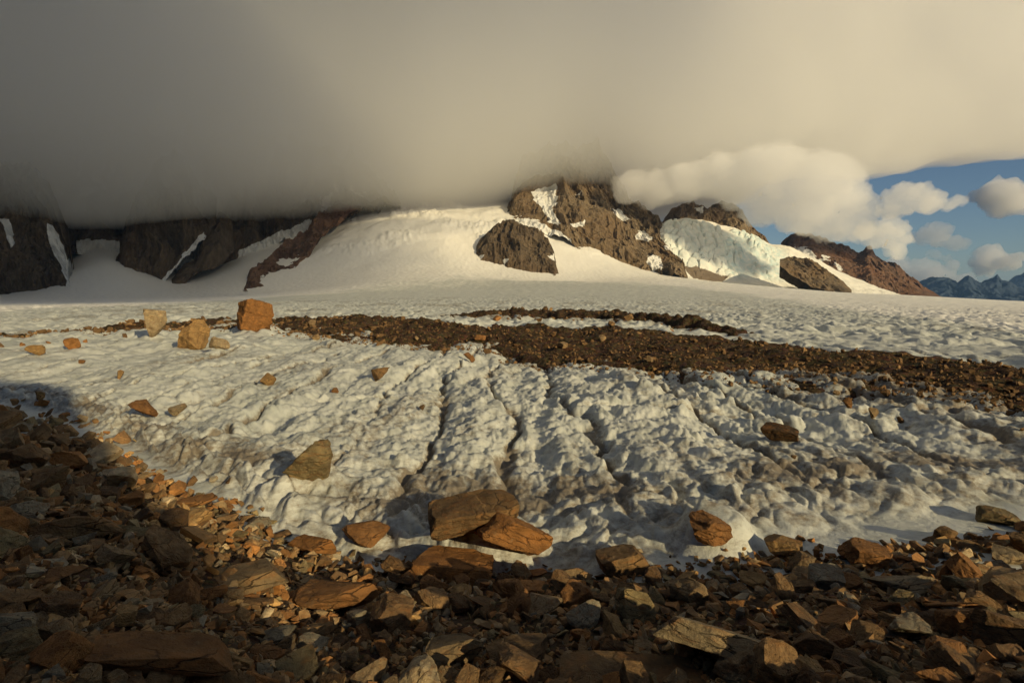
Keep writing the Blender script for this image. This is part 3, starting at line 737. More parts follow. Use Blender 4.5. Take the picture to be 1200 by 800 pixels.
# the boulders one notices: (px, base py, width px, height px, depth ratio, tint, rotation (x, y, z) degrees, name, label, short, opts)
H = [
 (185, 401, 33, 35, .8, 'pale tan', (4, -8, 22), 'boulder', 'pale tan flat-faced boulder, leftmost of three big ones on the ice', 'the pale tan flat-faced boulder', dict(npts=11, seed=512)),
 (229, 413, 39, 37, .9, 'ochre', (-6, 6, 30), 'boulder', 'ochre angular boulder, middle of the three big ones on the ice', 'the ochre boulder on the ice', dict(npts=12, seed=515)),
 (258, 411, 24, 13, .8, 'pale tan', (0, 12, 10), 'rock', 'small tan rock leaning on the ochre boulder on the ice', None, dict(npts=10, seed=23)),
 (299, 392, 39, 38, .9, 'orange', (0, 3, 14), 'boulder', 'bright orange square boulder perched on an ice pedestal by the moraine', 'the square orange boulder', dict(npts=18, boxy=.9, seed=31)),
 (42, 419, 20, 13, .8, 'ochre', (0, 0, 20), 'rock', 'small ochre pointed rock on ice near the left edge', None, dict(npts=9, seed=41)),
 (86, 410, 17, 12, .8, 'orange', (0, 0, 60), 'rock', 'small orange rock on ice left of the pale flat-faced boulder', None, dict(npts=10, seed=42)),
 (142, 446, 14, 15, .7, 'ochre', (10, 20, 60), 'rock', 'small tan upright rock on ice above the flat rust slab', None, dict(npts=9, seed=43)),
 (97, 428, 9, 6, .8, 'rust brown', (0, 0, 0), 'rock', 'tiny rust stone on bare ice between the small orange and tan rocks', None, dict(npts=9, seed=44)),
 (48, 469, 10, 10, .8, 'ochre', (0, 0, 0), 'rock', 'tiny ochre stone on ice at the left shadow edge', None, dict(npts=9, seed=45)),
 (168, 492, 36, 22, .8, 'rust brown', (12, 5, 14), 'rock', 'flat rust brown slab lying alone on the left ice', 'the flat rust slab on the ice', dict(npts=10, seed=46)),
 (210, 487, 26, 12, .8, 'pale tan', (5, 0, 10), 'rock', 'low tan rock half melted into ice beside the flat rust slab', None, dict(npts=10, seed=47)),
 (313, 455, 22, 18, .8, 'ochre', (0, 15, 30), 'rock', 'ochre rock sunk in ice between the square boulder and dark wedge', None, dict(npts=10, seed=48)),
 (393, 462, 12, 7, .8, 'rust brown', (0, 0, 30), 'rock', 'small rust stone on ice left of the dark pointed wedge', None, dict(npts=9, seed=49)),
 (445, 451, 26, 24, .8, 'brown', (0, 24, 10), 'rock', 'dark pointed wedge of rock standing on the middle ice', 'the dark pointed wedge', dict(npts=7, seed=50)),
 (549, 425, 17, 11, .8, 'rust brown', (0, 10, 30), 'rock', 'rust rock between ice lumps at the near moraine edge', None, dict(npts=10, seed=51)),
 (494, 482, 9, 7, .8, 'dark brown', (0, 0, 0), 'rock', 'tiny dark stone on ice right of the dark pointed wedge', None, dict(npts=9, seed=52)),
 (362, 573, 54, 50, .9, 'olive grey', (0, 8, 20), 'boulder', 'olive brown pyramid shaped boulder half sunk in lower left ice', 'the olive pyramid boulder', dict(npts=12, seed=53)),
 (914, 517, 42, 17, .6, 'dark brown', (8, 8, -8), 'boulder', 'dark flat-topped wedge boulder perched alone on the right ice', 'the dark perched wedge', dict(npts=12, boxy=.85, seed=54)),
 (930, 538, 7, 5, .8, 'dark brown', (0, 0, 0), 'rock', 'tiny dark stone on ice just below the dark perched wedge', None, dict(npts=9, seed=55)),
 (1023, 493, 12, 13, .8, 'grey brown', (0, 0, 0), 'rock', 'small dark upright stone on the right ice below the moraine', None, dict(npts=10, seed=56)),
 (993, 481, 11, 13, .8, 'rust brown', (0, 0, 0), 'rock', 'small rust stone at moraine foot above the dark perched wedge', None, dict(npts=10, seed=57)),
 (1056, 497, 10, 9, .8, 'dark brown', (0, 0, 0), 'rock', 'small dark stone right of the upright stone on the right ice', None, dict(npts=10, seed=58)),
 (1168, 615, 42, 30, .9, 'olive grey', (0, -6, 10), 'boulder', 'dark olive rounded boulder on ice at the lower right', 'the dark olive rounded boulder', dict(npts=22, boxy=.2, seed=59)),
 (1198, 660, 34, 50, .9, 'brown', (0, 6, 10), 'boulder', 'tall brown boulder cut by the right edge at the ice margin', 'the tall right edge boulder', dict(npts=14, seed=60)),
 (553, 622, 104, 50, .75, 'brown', (4, -3, 8), 'boulder', 'wide brown flat boulder raised on ice behind two leaning orange blocks', 'the wide brown table boulder', dict(npts=17, boxy=.8, seed=61, ledge=.06)),
 (602, 661, 92, 62, .62, 'orange', (-12, 30, 12), 'boulder', 'long orange brown block leaning down against the wide flat boulder', 'the leaning orange block', dict(npts=22, boxy=.95, seed=62, ledge=.05)),
 (533, 682, 100, 42, .8, 'orange', (-8, 4, -6), 'boulder', 'orange topped slab lying just below the wide flat boulder', 'the orange topped slab', dict(npts=13, boxy=.8, seed=63)),
 (835, 645, 62, 56, .75, 'rust brown', (-8, 26, 14), 'boulder', 'jagged dark rust boulder tilted on ice above the rock margin', 'the jagged rust boulder', dict(npts=14, seed=64, ledge=.1)),
 (729, 674, 62, 44, .85, 'brown', (-6, -6, 20), 'boulder', 'brown block with cracked pale top at the ice margin', 'the cracked brown block', dict(npts=16, boxy=.8, seed=65)),
 (284, 693, 108, 42, .7, 'grey brown', (-6, -4, 5), 'boulder', 'long grey brown slab with a flat top in the left rocks', 'the long grey brown slab', dict(npts=16, boxy=.92, seed=66)),
 (390, 722, 118, 62, .8, 'rust brown', (-14, 8, 12), 'boulder', 'large rust orange boulder in the left middle of the rocks', 'the large rust orange boulder', dict(npts=16, seed=67)),
 (193, 802, 160, 52, .6, 'rust brown', (-10, 14, -4), 'boulder', 'biggest brown slab at the bottom left of the rocks', 'the biggest bottom left slab', dict(npts=24, boxy=.95, seed=68)),
 (836, 783, 152, 58, .75, 'pale tan', (-30, 3, -4), 'boulder', 'large pale tan flat slab catching light at bottom right', 'the large pale tan slab', dict(npts=20, boxy=.9, seed=269)),
 (1056, 702, 100, 42, .7, 'pale tan', (-12, -14, 6), 'boulder', 'long striped tan slab among the right rocks', 'the striped tan slab', dict(npts=14, seed=70, ledge=.1)),
 (1012, 668, 50, 44, .8, 'rust brown', (0, 4, 20), 'boulder', 'square rust brown block at the right ice margin', 'the square rust block', dict(npts=18, boxy=.9, seed=71)),
 (915, 656, 50, 40, .85, 'ochre', (0, 6, 10), 'boulder', 'ochre block at ice margin right of the jagged rust boulder', 'the ochre margin block', dict(npts=14, seed=72)),
 (940, 674, 40, 34, .85, 'grey brown', (0, -6, 40), 'boulder', 'grey block just in front of the ochre margin block', 'the grey margin block', dict(npts=14, seed=172)),
 (368, 652, 56, 32, .8, 'orange', (-8, 6, 10), 'boulder', 'orange slab at the ice margin above the large rust boulder', 'the orange margin slab', dict(npts=12, seed=73)),
 (432, 643, 62, 36, .8, 'rust brown', (0, 4, 10), 'boulder', 'rust block at the ice margin left of the wide flat boulder', 'the rust margin block', dict(npts=13, seed=74)),
 (612, 782, 104, 52, .8, 'brown', (-14, 8, 14), 'boulder', 'brown slanted block at the bottom centre of the rocks', 'the bottom centre block', dict(npts=13, seed=75)),
 (526, 786, 96, 56, .75, 'grey brown', (-16, 14, 20), 'boulder', 'grey brown tilted slab left of the bottom centre block', 'the tilted bottom slab', dict(npts=13, seed=76)),
 (90, 634, 88, 40, .8, 'brown', (-10, 16, 14), 'boulder', 'brown slanted slab near the left edge of the rocks', 'the slanted left slab', dict(npts=12, seed=77)),
 (75, 692, 72, 44, .8, 'rust brown', (-12, 22, 20), 'boulder', 'rust brown slab leaning below the slanted left slab', 'the leaning left slab', dict(npts=13, seed=78)),
 (222, 603, 56, 30, .8, 'rust brown', (-6, 4, 20), 'boulder', 'rust brown block at the upper left ice margin', 'the upper left margin block', dict(npts=13, seed=79)),
 (372, 750, 72, 36, .8, 'brown', (-16, 10, 20), 'boulder', 'brown flat block just below the large rust orange boulder', 'the brown flat block', dict(npts=13, seed=80)),
 (325, 757, 66, 26, .8, 'grey', (-10, 6, 14), 'boulder', 'thin bluish grey slab left of the brown flat block', 'the thin grey slab', dict(npts=10, seed=81)),
 (740, 800, 190, 22, .5, 'brown', (-6, 0, 4), 'boulder', 'long low brown slab along the bottom edge left of the pale slab', 'the long bottom edge slab', dict(npts=14, boxy=.85, seed=82)),
 (1100, 640, 30, 34, .85, 'brown', (0, 8, 20), 'boulder', 'brown upright block at ice margin left of the tall edge boulder', 'the upright margin block', dict(npts=12, seed=83)),
 (672, 683, 58, 34, .85, 'grey brown', (-6, 6, 20), 'boulder', 'grey brown block at ice margin left of the cracked block', 'the grey margin boulder', dict(npts=13, seed=84)),
 (720, 697, 52, 24, .85, 'brown', (-8, 4, 10), 'boulder', 'flat brown rock just below the cracked brown block', 'the flat brown rock', dict(npts=13, seed=85)),
 (178, 716, 30, 26, .8, 'pale tan', (0, 14, 30), 'rock', 'small pale stone with bright facet in the dark left rocks', 'the bright faceted stone', dict(npts=10, seed=86)),
 (885, 690, 44, 26, .85, 'ochre', (-8, 8, 20), 'rock', 'ochre rock between the jagged boulder and the pale slab', 'the ochre rock', dict(npts=12, seed=87)),
 (1178, 660, 36, 28, .85, 'pale tan', (-6, 8, 20), 'rock', 'pale tan rock beside the tall boulder at the right edge', None, dict(npts=12, seed=88)),
]
for (px, by, w, h, dr, tint, rot, name, label, short, op) in H:
    r, a = march(px, min(by, 812), ground)
    slant = r * math.hypot(1, .35 if by > 560 else .1)
    dist = math.hypot(r, 3) * math.cos(abs(a) * .9)
    kn = .84 if by > 690 else 1.0
    W = w / F * dist * kn; Hh = h / F * dist * (.62 * kn if by > 600 else 1.15)
    dims = (W, W * dr, Hh)
    seed = op.get('seed')
    big = w > 30
    me = rock_mesh(seed, dims, op.get('npts', 14) - (3 if op.get('npts', 14) >= 13 and op.get('boxy', .6) < .85 and w < 140 else 0), op.get('boxy', .6), .018, .032 if big else .10, .022, op.get('ledge', .03))
    place_rock(me, dims, px, min(by, 812) - (h * .12), [math.radians(q) for q in rot], tint, name, label, None, 'boulder' if name == 'boulder' else 'rock', .10, ground, 0, short, None)
NH = len(PLACED)

# loose rocks of the scree: prototypes shared by copies
KINDS = [('slab', (1, .72, .30)), ('block', (1, .8, .62)), ('wedge', (1, .62, .45)), ('chunk', (1, .9, .75)), ('splinter', (1, .38, .24))]
PROTO = []
for k, (nm, dm) in enumerate(KINDS):
    for j in range(9):
        rg = random.Random(k * 100 + j)
        d = tuple(q * rg.uniform(.85, 1.15) for q in dm)
        me = rock_mesh(1000 + k * 50 + j, d, {'wedge': 8, 'splinter': 9}.get(nm, 11 + j % 5), (.85 if j % 3 else .6) if nm in ('slab', 'block') else (.7 if nm != 'chunk' else .4), .015, .075, .02, .03, chips=8 + j)
        PROTO.append((nm, d, me))
hx = np.array([p[1] for p in PLACED]); hy = np.array([p[2] for p in PLACED]); hw = np.array([h[2] for h in H]); hh = np.array([h[3] for h in H])
EP = np.array(EDGE, float)
edge_py = lambda px: np.interp(px, EP[:, 0], EP[:, 1])
spots = []
tries = 0
rgx = random.Random(99)
sizes = sorted([rgx.uniform(17, 27) + (rgx.random() ** 3) * 36 for _ in range(330)], reverse=True)
for s in sizes:
    for _ in range(400):
        px = rgx.uniform(-25, 1225); py = rgx.uniform(480, 812)
        e = edge_py(px)
        if py < e - 4 + 6 * rgx.random(): continue
        # farther (upper-left) rocks are seen smaller
        lim = np.interp(py - e, [0, 40, 120], [30, 45, 80])
        if s > lim: continue
        if np.any((np.abs(px - hx) < (hw + s) * .46) & (np.abs(py - hy + hh * .4) < (hh + s * .6) * .48)): continue
        if any(abs(px - q[0]) < (s + q[2]) * .36 and abs(py - q[1]) < (s + q[2]) * .22 for q in spots): continue
        spots.append((px, py, s)); break
TW = ['brown'] * 6 + ['rust brown'] * 5 + ['dark brown'] * 4 + ['grey brown'] * 5 + ['orange'] * 2 + ['ochre'] * 2 + ['olive grey'] * 2 + ['grey'] * 2 + ['pale tan']
for (px, py, s) in spots:
    nm, d, me = rgx.choice(PROTO)
    r, a = march(px, py, scree)
    dist = math.hypot(r, CAM_Z - float(scree(np.array([r * math.sin(a)]), np.array([r * math.cos(a)]))[0])) * math.cos(a * .9)
    k = s / F * dist * rgx.uniform(.95, 1.1)
    tilt = rgx.gauss(0, .28), rgx.gauss(0, .28)
    tint = rgx.choice(TW)
    o = place_rock(me, d, px, py, (tilt[0] - .15, tilt[1], rgx.uniform(-3.1, 3.1)), tint, 'rock', None, 'loose rocks on the scree bank', 'rock', .22, scree, 0, None, nm)
    # the mesh is unit-sized: scale, then settle it again
    z0 = o.location.z; g = float(scree(np.array([o.location.x]), np.array([o.location.y]))[0])
    o.scale = (k, k, k); o.location.z = g + (z0 - g) * k + .06 * k

# boulders lying on the moraine and stones on the far ice
for i in range(46):
    for _ in range(200):
        px = rgx.uniform(-10, 1210)
        lo = np.interp(px, [p[0] for p in M_FAR], [p[1] for p in M_FAR]); hi_ = np.interp(px, [p[0] for p in M_NEAR], [p[1] for p in M_NEAR])
        py = rgx.uniform(lo + 2, hi_ - 3)
        if i < 9: px = rgx.uniform(540, 830); py = np.interp(px, [p[0] for p in U_FAR], [p[1] for p in U_FAR]) + rgx.uniform(3, 9)
        if all(abs(px - q[1]) > 14 or abs(py - q[2]) > 10 for q in PLACED): break
    s = rgx.uniform(7, 12) * (1.0 if px > 350 else .7)
    nm, d, me = rgx.choice(PROTO)
    r, a = march(px, py, ground)
    k = s / F * r * math.cos(a)
    tint = rgx.choice(['brown', 'dark brown', 'rust brown', 'grey brown', 'dark brown'] if i else ['ochre'])
    o = place_rock(me, d, px, py, (rgx.gauss(0, .3), rgx.gauss(0, .3), rgx.uniform(-3, 3)), tint, 'boulder', None, 'boulders on the moraine', 'boulder', .2, ground, 0, None, nm)
    z0 = o.location.z; g = float(ground(np.array([o.location.x]), np.array([o.location.y]))[0])
    o.scale = (k, k, k); o.location.z = g + (z0 - g) * k
    PLACED[-1].append('moraine')

# unique labels: which one it is next to
ORD = ['nearest', 'second', 'third', 'fourth', 'fifth', 'sixth', 'seventh', 'eighth', 'ninth', 'tenth', 'eleventh', 'twelfth', 'thirteenth', 'fourteenth', 'fifteenth', 'sixteenth']
marks = [(p[1], p[2] - 12, p[3]) for p in PLACED if p[3]]
keys = {}
for p in PLACED[NH:]:
    o, px, py, tint, nm = p[0], p[1], p[2], p[5], p[4]
    mor = len(p) > 7
    best = min(marks, key=lambda m: math.hypot(m[0] - px, (m[1] - py) * 1.6))
    dx, dy = px - best[0], (py - 4 - best[1]) * 1.6
    if mor:
        rel = 'left of' if dx < 0 else 'right of'
        k = (tint, nm, rel, best[2], 'on the moraine')
    else:
        rel = ('left of' if dx < 0 else 'right of') if abs(dx) > abs(dy) else ('below' if dy > 0 else 'above')
        k = (tint, nm, rel, best[2], '')
    keys.setdefault(k, []).append((math.hypot(dx, dy), o))
for (tint, nm, rel, short, tail), L in keys.items():
    L.sort(key=lambda q: q[0])
    for i, (_, o) in enumerate(L):
        kind = 'rock ' + nm if nm in ('slab', 'splinter', 'wedge') else ('squarish rock' if nm == 'block' else 'lumpy rock')
        head = ORD[i] + ' ' if len(L) > 1 else ''
        o['label'] = f"{head}{tint} {kind} {tail + ' ' if tail else ''}{rel} {short}"

# small rubble: far too many to count
def low_protos(n, seed):
    out = []
    for i in range(n):
        rg = np.random.default_rng(seed + i)
        d = rg.normal(size=(9 + i % 4, 3)); d /= np.linalg.norm(d, axis=1)[:, None] ** .4 * np.abs(d).max(1)[:, None] ** .6
        bm = bmesh.new(); vs = [bm.verts.new(p * .5) for p in d]
        r = bmesh.ops.convex_hull(bm, input=vs)
        for v in [v for v in bm.verts if not v.link_faces]: bm.verts.remove(v)
        bmesh.ops.triangulate(bm, faces=bm.faces[:])
        bm.verts.index_update()
        out.append((np.array([v.co for v in bm.verts]), np.array([[v.index for v in f.verts] for f in bm.faces])))
        bm.free()
    return out
LOWP = low_protos(26, 5000)

def scatter(name, label, P, S, mat, tints, flat, rg, sink, cat):
    """P (n,3) positions on the ground, S (n,) sizes -> one mesh"""
    Vs, Fs, Ts = [], [], []; off = 0
    for p, s in zip(P, S):
        v, f = LOWP[rg.integers(len(LOWP))]
        e = Euler((rg.normal() * .5, rg.normal() * .5, rg.uniform(0, 6.28)))
        sc = np.array([1, rg.uniform(.5, .95), rg.uniform(*flat)]) * s
        w = (v * sc) @ np.array(e.to_matrix()).T
        w = w + p + np.array([0, 0, -w[:, 2].min() - sink * (w[:, 2].max() - w[:, 2].min())])
        Vs.append(w); Fs.append(f + off); off += len(v)
        t = np.array(TINT[tints[rg.integers(len(tints))]]) * rg.uniform(1., 1.85)
        Ts.append(np.repeat(np.array([[*t, 1]]), len(v), 0))
    me = mesh_np(name, np.concatenate(Vs), np.concatenate(Fs), False)
    ca = me.color_attributes.new('tint', 'FLOAT_COLOR', 'POINT'); ca.data.foreach_set('color', np.concatenate(Ts).astype(np.float32).ravel())
    return link(name, me, mat, 'stuff', label, cat)

def hits_scree(px, py):
    a, s = ray(px, py)
    lo = np.full(len(px), .8); hi_ = 1.15 * Rb(np.clip(a, EA[0], EA[-1]))
    for _ in range(26):
        m = (lo + hi_) / 2; f = scree(m * np.sin(a), m * np.cos(a)) - (CAM_Z + m * s)
        lo, hi_ = np.where(f < 0, m, lo), np.where(f < 0, hi_, m)
    return a, (lo + hi_) / 2
def hits_ground(px, py):
    a, s = ray(px, py); f_ = lambda m: np.maximum(scree(m * np.sin(a), m * np.cos(a)), glacier(m * np.sin(a), m * np.cos(a))) - (CAM_Z + m * s)
    lo = np.full(len(px), .8); hi_ = 2.2 * Rb(np.clip(a, EA[0], EA[-1]))
    for _ in range(18):
        m = (lo + hi_) / 2; f = f_(m); lo, hi_ = np.where(f < 0, m, lo), np.where(f < 0, hi_, m)
    return a, (lo + hi_) / 2
rg = np.random.default_rng(77)
n = 27000
px = rg.uniform(-260, 1460, n); py = rg.uniform(455, 900, n)
e = edge_py(px); over = e - py
ok = over < rg.exponential(np.where(px < 330, 9, 5), n)
px, py, e = px[ok], py[ok], e[ok]
a, r = hits_scree(px, py)
nr_ = py < e + 22
a2, r2 = hits_ground(px[nr_], py[nr_]); r[nr_] = r2
x, y = r * np.sin(a), r * np.cos(a)
P = np.stack([x, y, np.maximum(scree(x, y), glacier(x, y))], -1)
S = (rg.uniform(5, 9, len(px)) + rg.random(len(px)) ** 2.5 * 12) / F * np.hypot(r, CAM_Z - P[:, 2]) * np.where(py < e, .8, 1)
scatter('rubble', 'small broken brown stones filling the gaps between the foreground rocks', P, S, m_rubble('rubble_stone', 3), TW, (.25, .7), rg, .2, 'rubble')

n = 17000
px = rg.uniform(-200, 1400, n)
lo = np.interp(px, [p[0] for p in M_FAR], [p[1] for p in M_FAR]) - 3; hi_ = np.interp(px, [p[0] for p in M_NEAR], [p[1] for p in M_NEAR]) + 5
up = (rg.random(n) < .16) & (px > 520) & (px < 880)
lo = np.where(up, np.interp(px, [p[0] for p in U_FAR], [p[1] for p in U_FAR]) - 1, lo); hi_ = np.where(up, np.interp(px, [p[0] for p in U_NEAR], [p[1] for p in U_NEAR]) + 1, hi_)
py = rg.uniform(0, 1, n) * (hi_ - lo) + lo
a, r = hit(px, py, .9)
x, y = r * np.sin(a), r * np.cos(a)
mz, mk = moraine(x, y); gz = glacier(x, y)
ok = mk > -.25
x, y, r, z = x[ok], y[ok], r[ok], np.maximum(mz, gz)[ok]
S = (rg.uniform(1.0, 2.5, len(x)) + rg.random(len(x)) ** 7 * 6) / F * r
scatter('gravel', 'dark brown stones strewn along the moraine band', np.stack([x, y, z], -1), S, m_rubble('moraine_stone', .9, .08, .12), ['dark brown'] * 8 + ['brown'], (.4, .9), rg, .25, 'gravel')

# ------------------------------------------------------------------ clouds
def cloud_bank():
    base = np.array([(-420, 262), (-200, 250), (0, 238), (200, 230), (400, 221), (500, 217), (580, 203), (640, 194), (720, 194), (760, 208), (800, 215), (850, 212), (900, 214), (960, 216), (1020, 213), (1100, 207), (1200, 200), (1400, 190), (1600, 170)], float)
    nc, m = 260, 140
    px = np.linspace(-420, 1600, nc)
    pb = np.interp(px, base[:, 0], base[:, 1])
    a, s = ray(px, pb)
    Rf = np.interp(px, [-420, 300, 520, 640, 800, 1000, 1200, 1400, 1600], [1750, 1800, 1950, 2150, 2550, 2900, 3350, 3950, 4600])
    Rk = np.maximum(np.interp(px, [-420, 700, 820, 960, 1100, 1600], [5200, 5200, 4800, 4400, 4300, 4300]), Rf + 1300)
    zb = CAM_Z + s * Rf * 1.06
    zt = np.interp(px, [-420, 400, 900, 1600], [2500, 2300, 1900, 1700])
    t = np.linspace(0, 2 * np.pi, m, endpoint=False)[:, None]
    ex = .45
    cx, cz = (Rf + Rk) / 2, (zb + zt) / 2
    rr_ = cx + (Rk - Rf) / 2 * np.sign(np.cos(t)) * np.abs(np.cos(t)) ** ex
    zz = cz + (zt - zb) / 2 * np.sign(np.sin(t)) * np.abs(np.sin(t)) ** ex
    rt = ss(820, 960, px)[None, :]
    zz = zz + rt * (rr_ - Rf) / Rf * zb * 1.35 * ss(.2, -.6, np.sin(t))
    G = np.stack([rr_ * np.sin(a), rr_ * np.cos(a), zz], -1)
    x, y, z = G[..., 0], G[..., 1], G[..., 2]
    rt = ss(820, 960, px)[None, :]
    for k, (wl, am) in enumerate(((900, 60), (300, 10), (130, 1.5))):
        am = am * (1 + rt * (-.4, 3.5, 9)[k])
        q = np.stack([fbm3(x / wl + 3 * k, y / wl, z / wl, 2, 301 + k), fbm3(x / wl, y / wl + 4, z / wl, 2, 311 + k), .8 * fbm3(x / wl, y / wl, z / wl + 5, 2, 321 + k)], -1)
        G = G + am[..., None] * q
    V = G.reshape(-1, 3)
    Q = grid_quads(m, nc)
    i = np.arange(m * nc).reshape(m, nc)
    Q = np.concatenate([Q, np.stack([i[-1, :-1], i[-1, 1:], i[0, 1:], i[0, :-1]], -1)])
    caps = []
    V = np.concatenate([V, G[:, 0].mean(0)[None], G[:, -1].mean(0)[None]])
    me = mesh_np('cloud', V, Q)
    bm = bmesh.new(); bm.from_mesh(me); bm.verts.ensure_lookup_table()
    c0, c1 = bm.verts[m * nc], bm.verts[m * nc + 1]
    for j in range(m):
        k = (j + 1) % m
        bm.faces.new((bm.verts[i[j, 0]], bm.verts[i[k, 0]], c0)); bm.faces.new((bm.verts[i[k, -1]], bm.verts[i[j, -1]], c1))
    bmesh.ops.recalc_face_normals(bm, faces=bm.faces[:]); bm.to_mesh(me); bm.free()
    return me
BANK = m_cloud('cloud_bank_vapour', .0048, (.87, .86, .77))
link('cloud', cloud_bank(), BANK, 'structure', 'huge low bank of brownish grey cloud covering the mountain tops', 'cloud')

def puff(label, balls, R, dens, seed, group=None):
    """balls: (px, py, radius px) of one cumulus"""
    bm = bmesh.new()
    rg = np.random.default_rng(seed)
    for (px, py, rp) in balls:
        rad = rp / F * R * 1.15
        c = at(px, py, R) + np.array([0, rg.uniform(-.5, .5) * rad, 0])
        bmesh.ops.create_icosphere(bm, subdivisions=3, radius=rad, matrix=Matrix.Translation(c) @ Matrix.Diagonal((1, 1.2, .8, 1)))
    me = bpy.data.meshes.new('tmp'); bm.to_mesh(me); bm.free()
    o = bpy.data.objects.new('tmp', me); C.objects.link(o)
    m = o.modifiers.new('r', 'REMESH'); m.mode = 'VOXEL'; m.voxel_size = R / F * 1.0
    dg = bpy.context.evaluated_depsgraph_get()
    me2 = bpy.data.meshes.new_from_object(o.evaluated_get(dg)); bpy.data.objects.remove(o)
    n = len(me2.vertices); co = np.empty(n * 3); me2.vertices.foreach_get('co', co); co = co.reshape(-1, 3)
    no = np.empty(n * 3); me2.vertices.foreach_get('normal', no); no = no.reshape(-1, 3)
    u = R / F
    d = u * (5.4 * fbm3(co[:, 0] / u / 12, co[:, 1] / u / 12, co[:, 2] / u / 10, 4, seed, .53))
    co = co + no * d[:, None]; me2.vertices.foreach_set('co', co.ravel().astype(np.float32)); me2.update()
    me2.name = 'cloud'; me2.materials.clear()
    return link('cloud', me2, m_cloud('cumulus_vapour', dens), None, label, 'cloud', group)
puff('bright billowing cloud hanging under the bank over the icefall and red ridge', [(742, 218, 20), (772, 222, 22), (806, 214, 24), (845, 208, 26), (876, 220, 25), (905, 236, 26), (935, 250, 25), (960, 259, 22), (982, 264, 19), (1002, 268, 15), (900, 205, 34), (950, 218, 34), (990, 236, 24), (1008, 250, 16)], 2720, .0075, 399)
puff('white cumulus cloud with two lobes in the blue gap under the bank', [(1052, 238, 13), (1064, 230, 14), (1080, 235, 13), (1096, 236, 10), (1058, 246, 10), (1112, 240, 7), (1122, 238, 7)], 2700, .011, 401)
puff('round white cloud high at the right edge of the blue gap', [(1166, 228, 13), (1178, 226, 14), (1174, 238, 13), (1182, 234, 11)], 7000, .010, 403)
puff('ragged cream cloud trailing below the right end of the bank', [(1024, 270, 12), (1036, 272, 12), (1050, 268, 11), (1030, 284, 8), (1050, 290, 9), (1056, 280, 8)], 3300, .009, 405)
puff('small thin cloud right of the ragged cream cloud', [(1080, 278, 9), (1092, 276, 10), (1104, 283, 8), (1116, 284, 6), (1126, 285, 4)], 9000, .0028, 407)
puff('thin flat wisp of cloud below the small thin cloud', [(1088, 299, 4), (1098, 299, 5), (1108, 300, 4)], 11000, .0016, 409)
puff('grey based cumulus in the blue sky near the right edge', [(1150, 306, 8), (1160, 303, 9), (1172, 305, 10), (1182, 311, 7), (1165, 312, 8), (1186, 303, 4)], 14000, .004, 411)
puff('bank of low cumulus on the horizon above the blue range', [(1046, 312, 9), (1062, 318, 10), (1075, 324, 10), (1088, 316, 9), (1100, 324, 10), (1112, 322, 8), (1124, 328, 7), (1140, 332, 5), (1080, 312, 6), (1115, 314, 5)], 40000, .0011, 413)

# a second cloud layer, out of the picture towards the sun, added to shade the left background and dim the bank
def shade_cloud():
    # rows: right-hand rim of the shadow it throws (x, y, z of the shaded ground or cloud), carried up along the sun
    rows = [(-150, 455, 0), (-350, 1000, 15), (-300, 1500, 40), (-190, 2000, 120), (-80, 2050, 330), (1000, 1600, 700), (1900, 1600, 1250), (1900, 1700, 1750), (1900, 3300, 2500)]
    Zs, tn = 2500, math.tan(SUN_EL)
    us = np.concatenate([np.linspace(0, .3, 13), np.linspace(.36, 1, 12)])
    bot, top = [], []
    for v, (xr, y, z) in enumerate(rows):
        b = []; tt = []
        for u in us:
            x = xr - 4200 * u
            T1 = (420 if z < 20 else 270) * min(1, u / (.11 if z < 20 else .25)) + 500 * u; T2 = 600 * u ** 2.6 + (4 if z < 900 else 40 if z < 1500 else 75) * min(1, u / .12)
            w = min(1, max(0, (z - 330) / 370)); T = 4 + (T1 * (1 - w) + T2 * w) * SHK
            px_, py_ = x + (Zs - z) / tn * SUN_H[0], y + (Zs - z) / tn * SUN_H[1]
            b.append((px_, py_, Zs)); tt.append((px_, py_, Zs + T))
        bot.append(b); top.append(tt)
    bot, top = np.array(bot), np.array(top); nr_, nc_ = bot.shape[:2]
    V = np.concatenate([bot.reshape(-1, 3), top.reshape(-1, 3)])
    i0 = np.arange(nr_ * nc_).reshape(nr_, nc_); i1 = i0 + nr_ * nc_
    Q = [grid_quads(nr_, nc_), grid_quads(nr_, nc_)[:, ::-1] + nr_ * nc_]
    rim = np.concatenate([i0[0, :], i0[1:, -1], i0[-1, -2::-1], i0[-2:0:-1, 0]])
    nx = np.roll(rim, -1)
    Q.append(np.stack([rim, nx, nx + nr_ * nc_, rim + nr_ * nc_], -1))
    me = mesh_np('cloud', V, np.concatenate(Q), False)
    bm = bmesh.new(); bm.from_mesh(me); bmesh.ops.recalc_face_normals(bm, faces=bm.faces[:]); bm.to_mesh(me); bm.free()
    return me
SHK = 1.0
link('cloud', shade_cloud(), m_cloud('high_cloud_vapour', .0042), 'structure', 'unseen high cloud layer added to shade the left mountains', 'cloud')

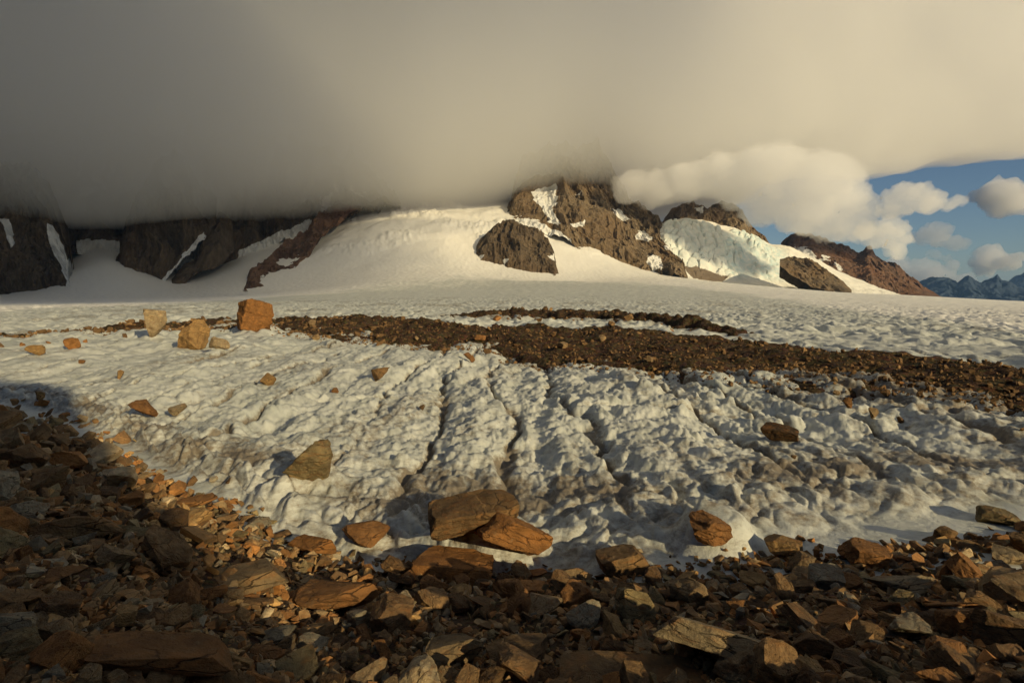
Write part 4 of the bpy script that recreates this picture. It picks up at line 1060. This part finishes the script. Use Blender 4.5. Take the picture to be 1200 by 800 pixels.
# ------------------------------------------------------------------ the air
HAZE = True
if HAZE:
    bm = bmesh.new(); bmesh.ops.create_cube(bm, size=1, matrix=Matrix.Translation((0, 0, 450)) @ Matrix.Diagonal((110000, 110000, 2300, 1)))
    me = bpy.data.meshes.new('haze'); bm.to_mesh(me); bm.free()
    t = NT('air'); p = t.n('ShaderNodeVolumePrincipled'); p.inputs['Color'].default_value = (.30, .55, .95, 1); p.inputs['Density'].default_value = .95e-5
    t.l(p.outputs[0], t.out.inputs['Volume'])
    link('haze', me, t.m, 'stuff', 'thin blue air softening the farthest range', 'haze')

# ------------------------------------------------------------------ light, sky, camera
w = bpy.data.worlds.new('World'); SC.world = w; w.use_nodes = True
nt = w.node_tree; nt.nodes.clear()
sky = nt.nodes.new('ShaderNodeTexSky'); sky.sky_type = 'NISHITA'; sky.sun_disc = False
sky.sun_elevation = SUN_EL; sky.sun_rotation = SUN_AZ; sky.altitude = 1200; sky.air_density = 1.0; sky.dust_density = .6; sky.ozone_density = 2.5
bg = nt.nodes.new('ShaderNodeBackground'); bg.inputs[1].default_value = .056
ow = nt.nodes.new('ShaderNodeOutputWorld')
nt.links.new(sky.outputs[0], bg.inputs[0]); nt.links.new(bg.outputs[0], ow.inputs['Surface'])

sd = bpy.data.lights.new('sun', 'SUN'); sd.energy = 3.5; sd.angle = math.radians(.53); sd.color = (1.0, .81, .475)
so = bpy.data.objects.new('sun', sd); C.objects.link(so)
D = Vector((math.sin(SUN_AZ) * math.cos(SUN_EL), math.cos(SUN_AZ) * math.cos(SUN_EL), math.sin(SUN_EL)))
so.rotation_euler = D.to_track_quat('Z', 'Y').to_euler()
so.location = D * 100

cd = bpy.data.cameras.new('camera'); co = bpy.data.objects.new('camera', cd); C.objects.link(co)
cd.sensor_width = 36; cd.lens = 36 * F / 1200; cd.clip_start = .1; cd.clip_end = 120000
co.location = (0, 0, CAM_Z); co.rotation_euler = (math.pi / 2 - PITCH, 0, 0)
SC.camera = co

SC.view_settings.view_transform = 'Standard'; SC.view_settings.look = 'None'; SC.view_settings.gamma = 1; SC.view_settings.exposure = .15
SC.render.engine = 'CYCLES'
cy = SC.cycles
cy.use_denoising = True; cy.use_adaptive_sampling = True; cy.adaptive_threshold = .02
cy.max_bounces = 10; cy.diffuse_bounces = 3; cy.glossy_bounces = 2; cy.volume_bounces = 8; cy.transparent_max_bounces = 8
cy.caustics_reflective = False; cy.caustics_refractive = False
try: cy.denoiser = 'OPENIMAGEDENOISE'
except Exception: pass
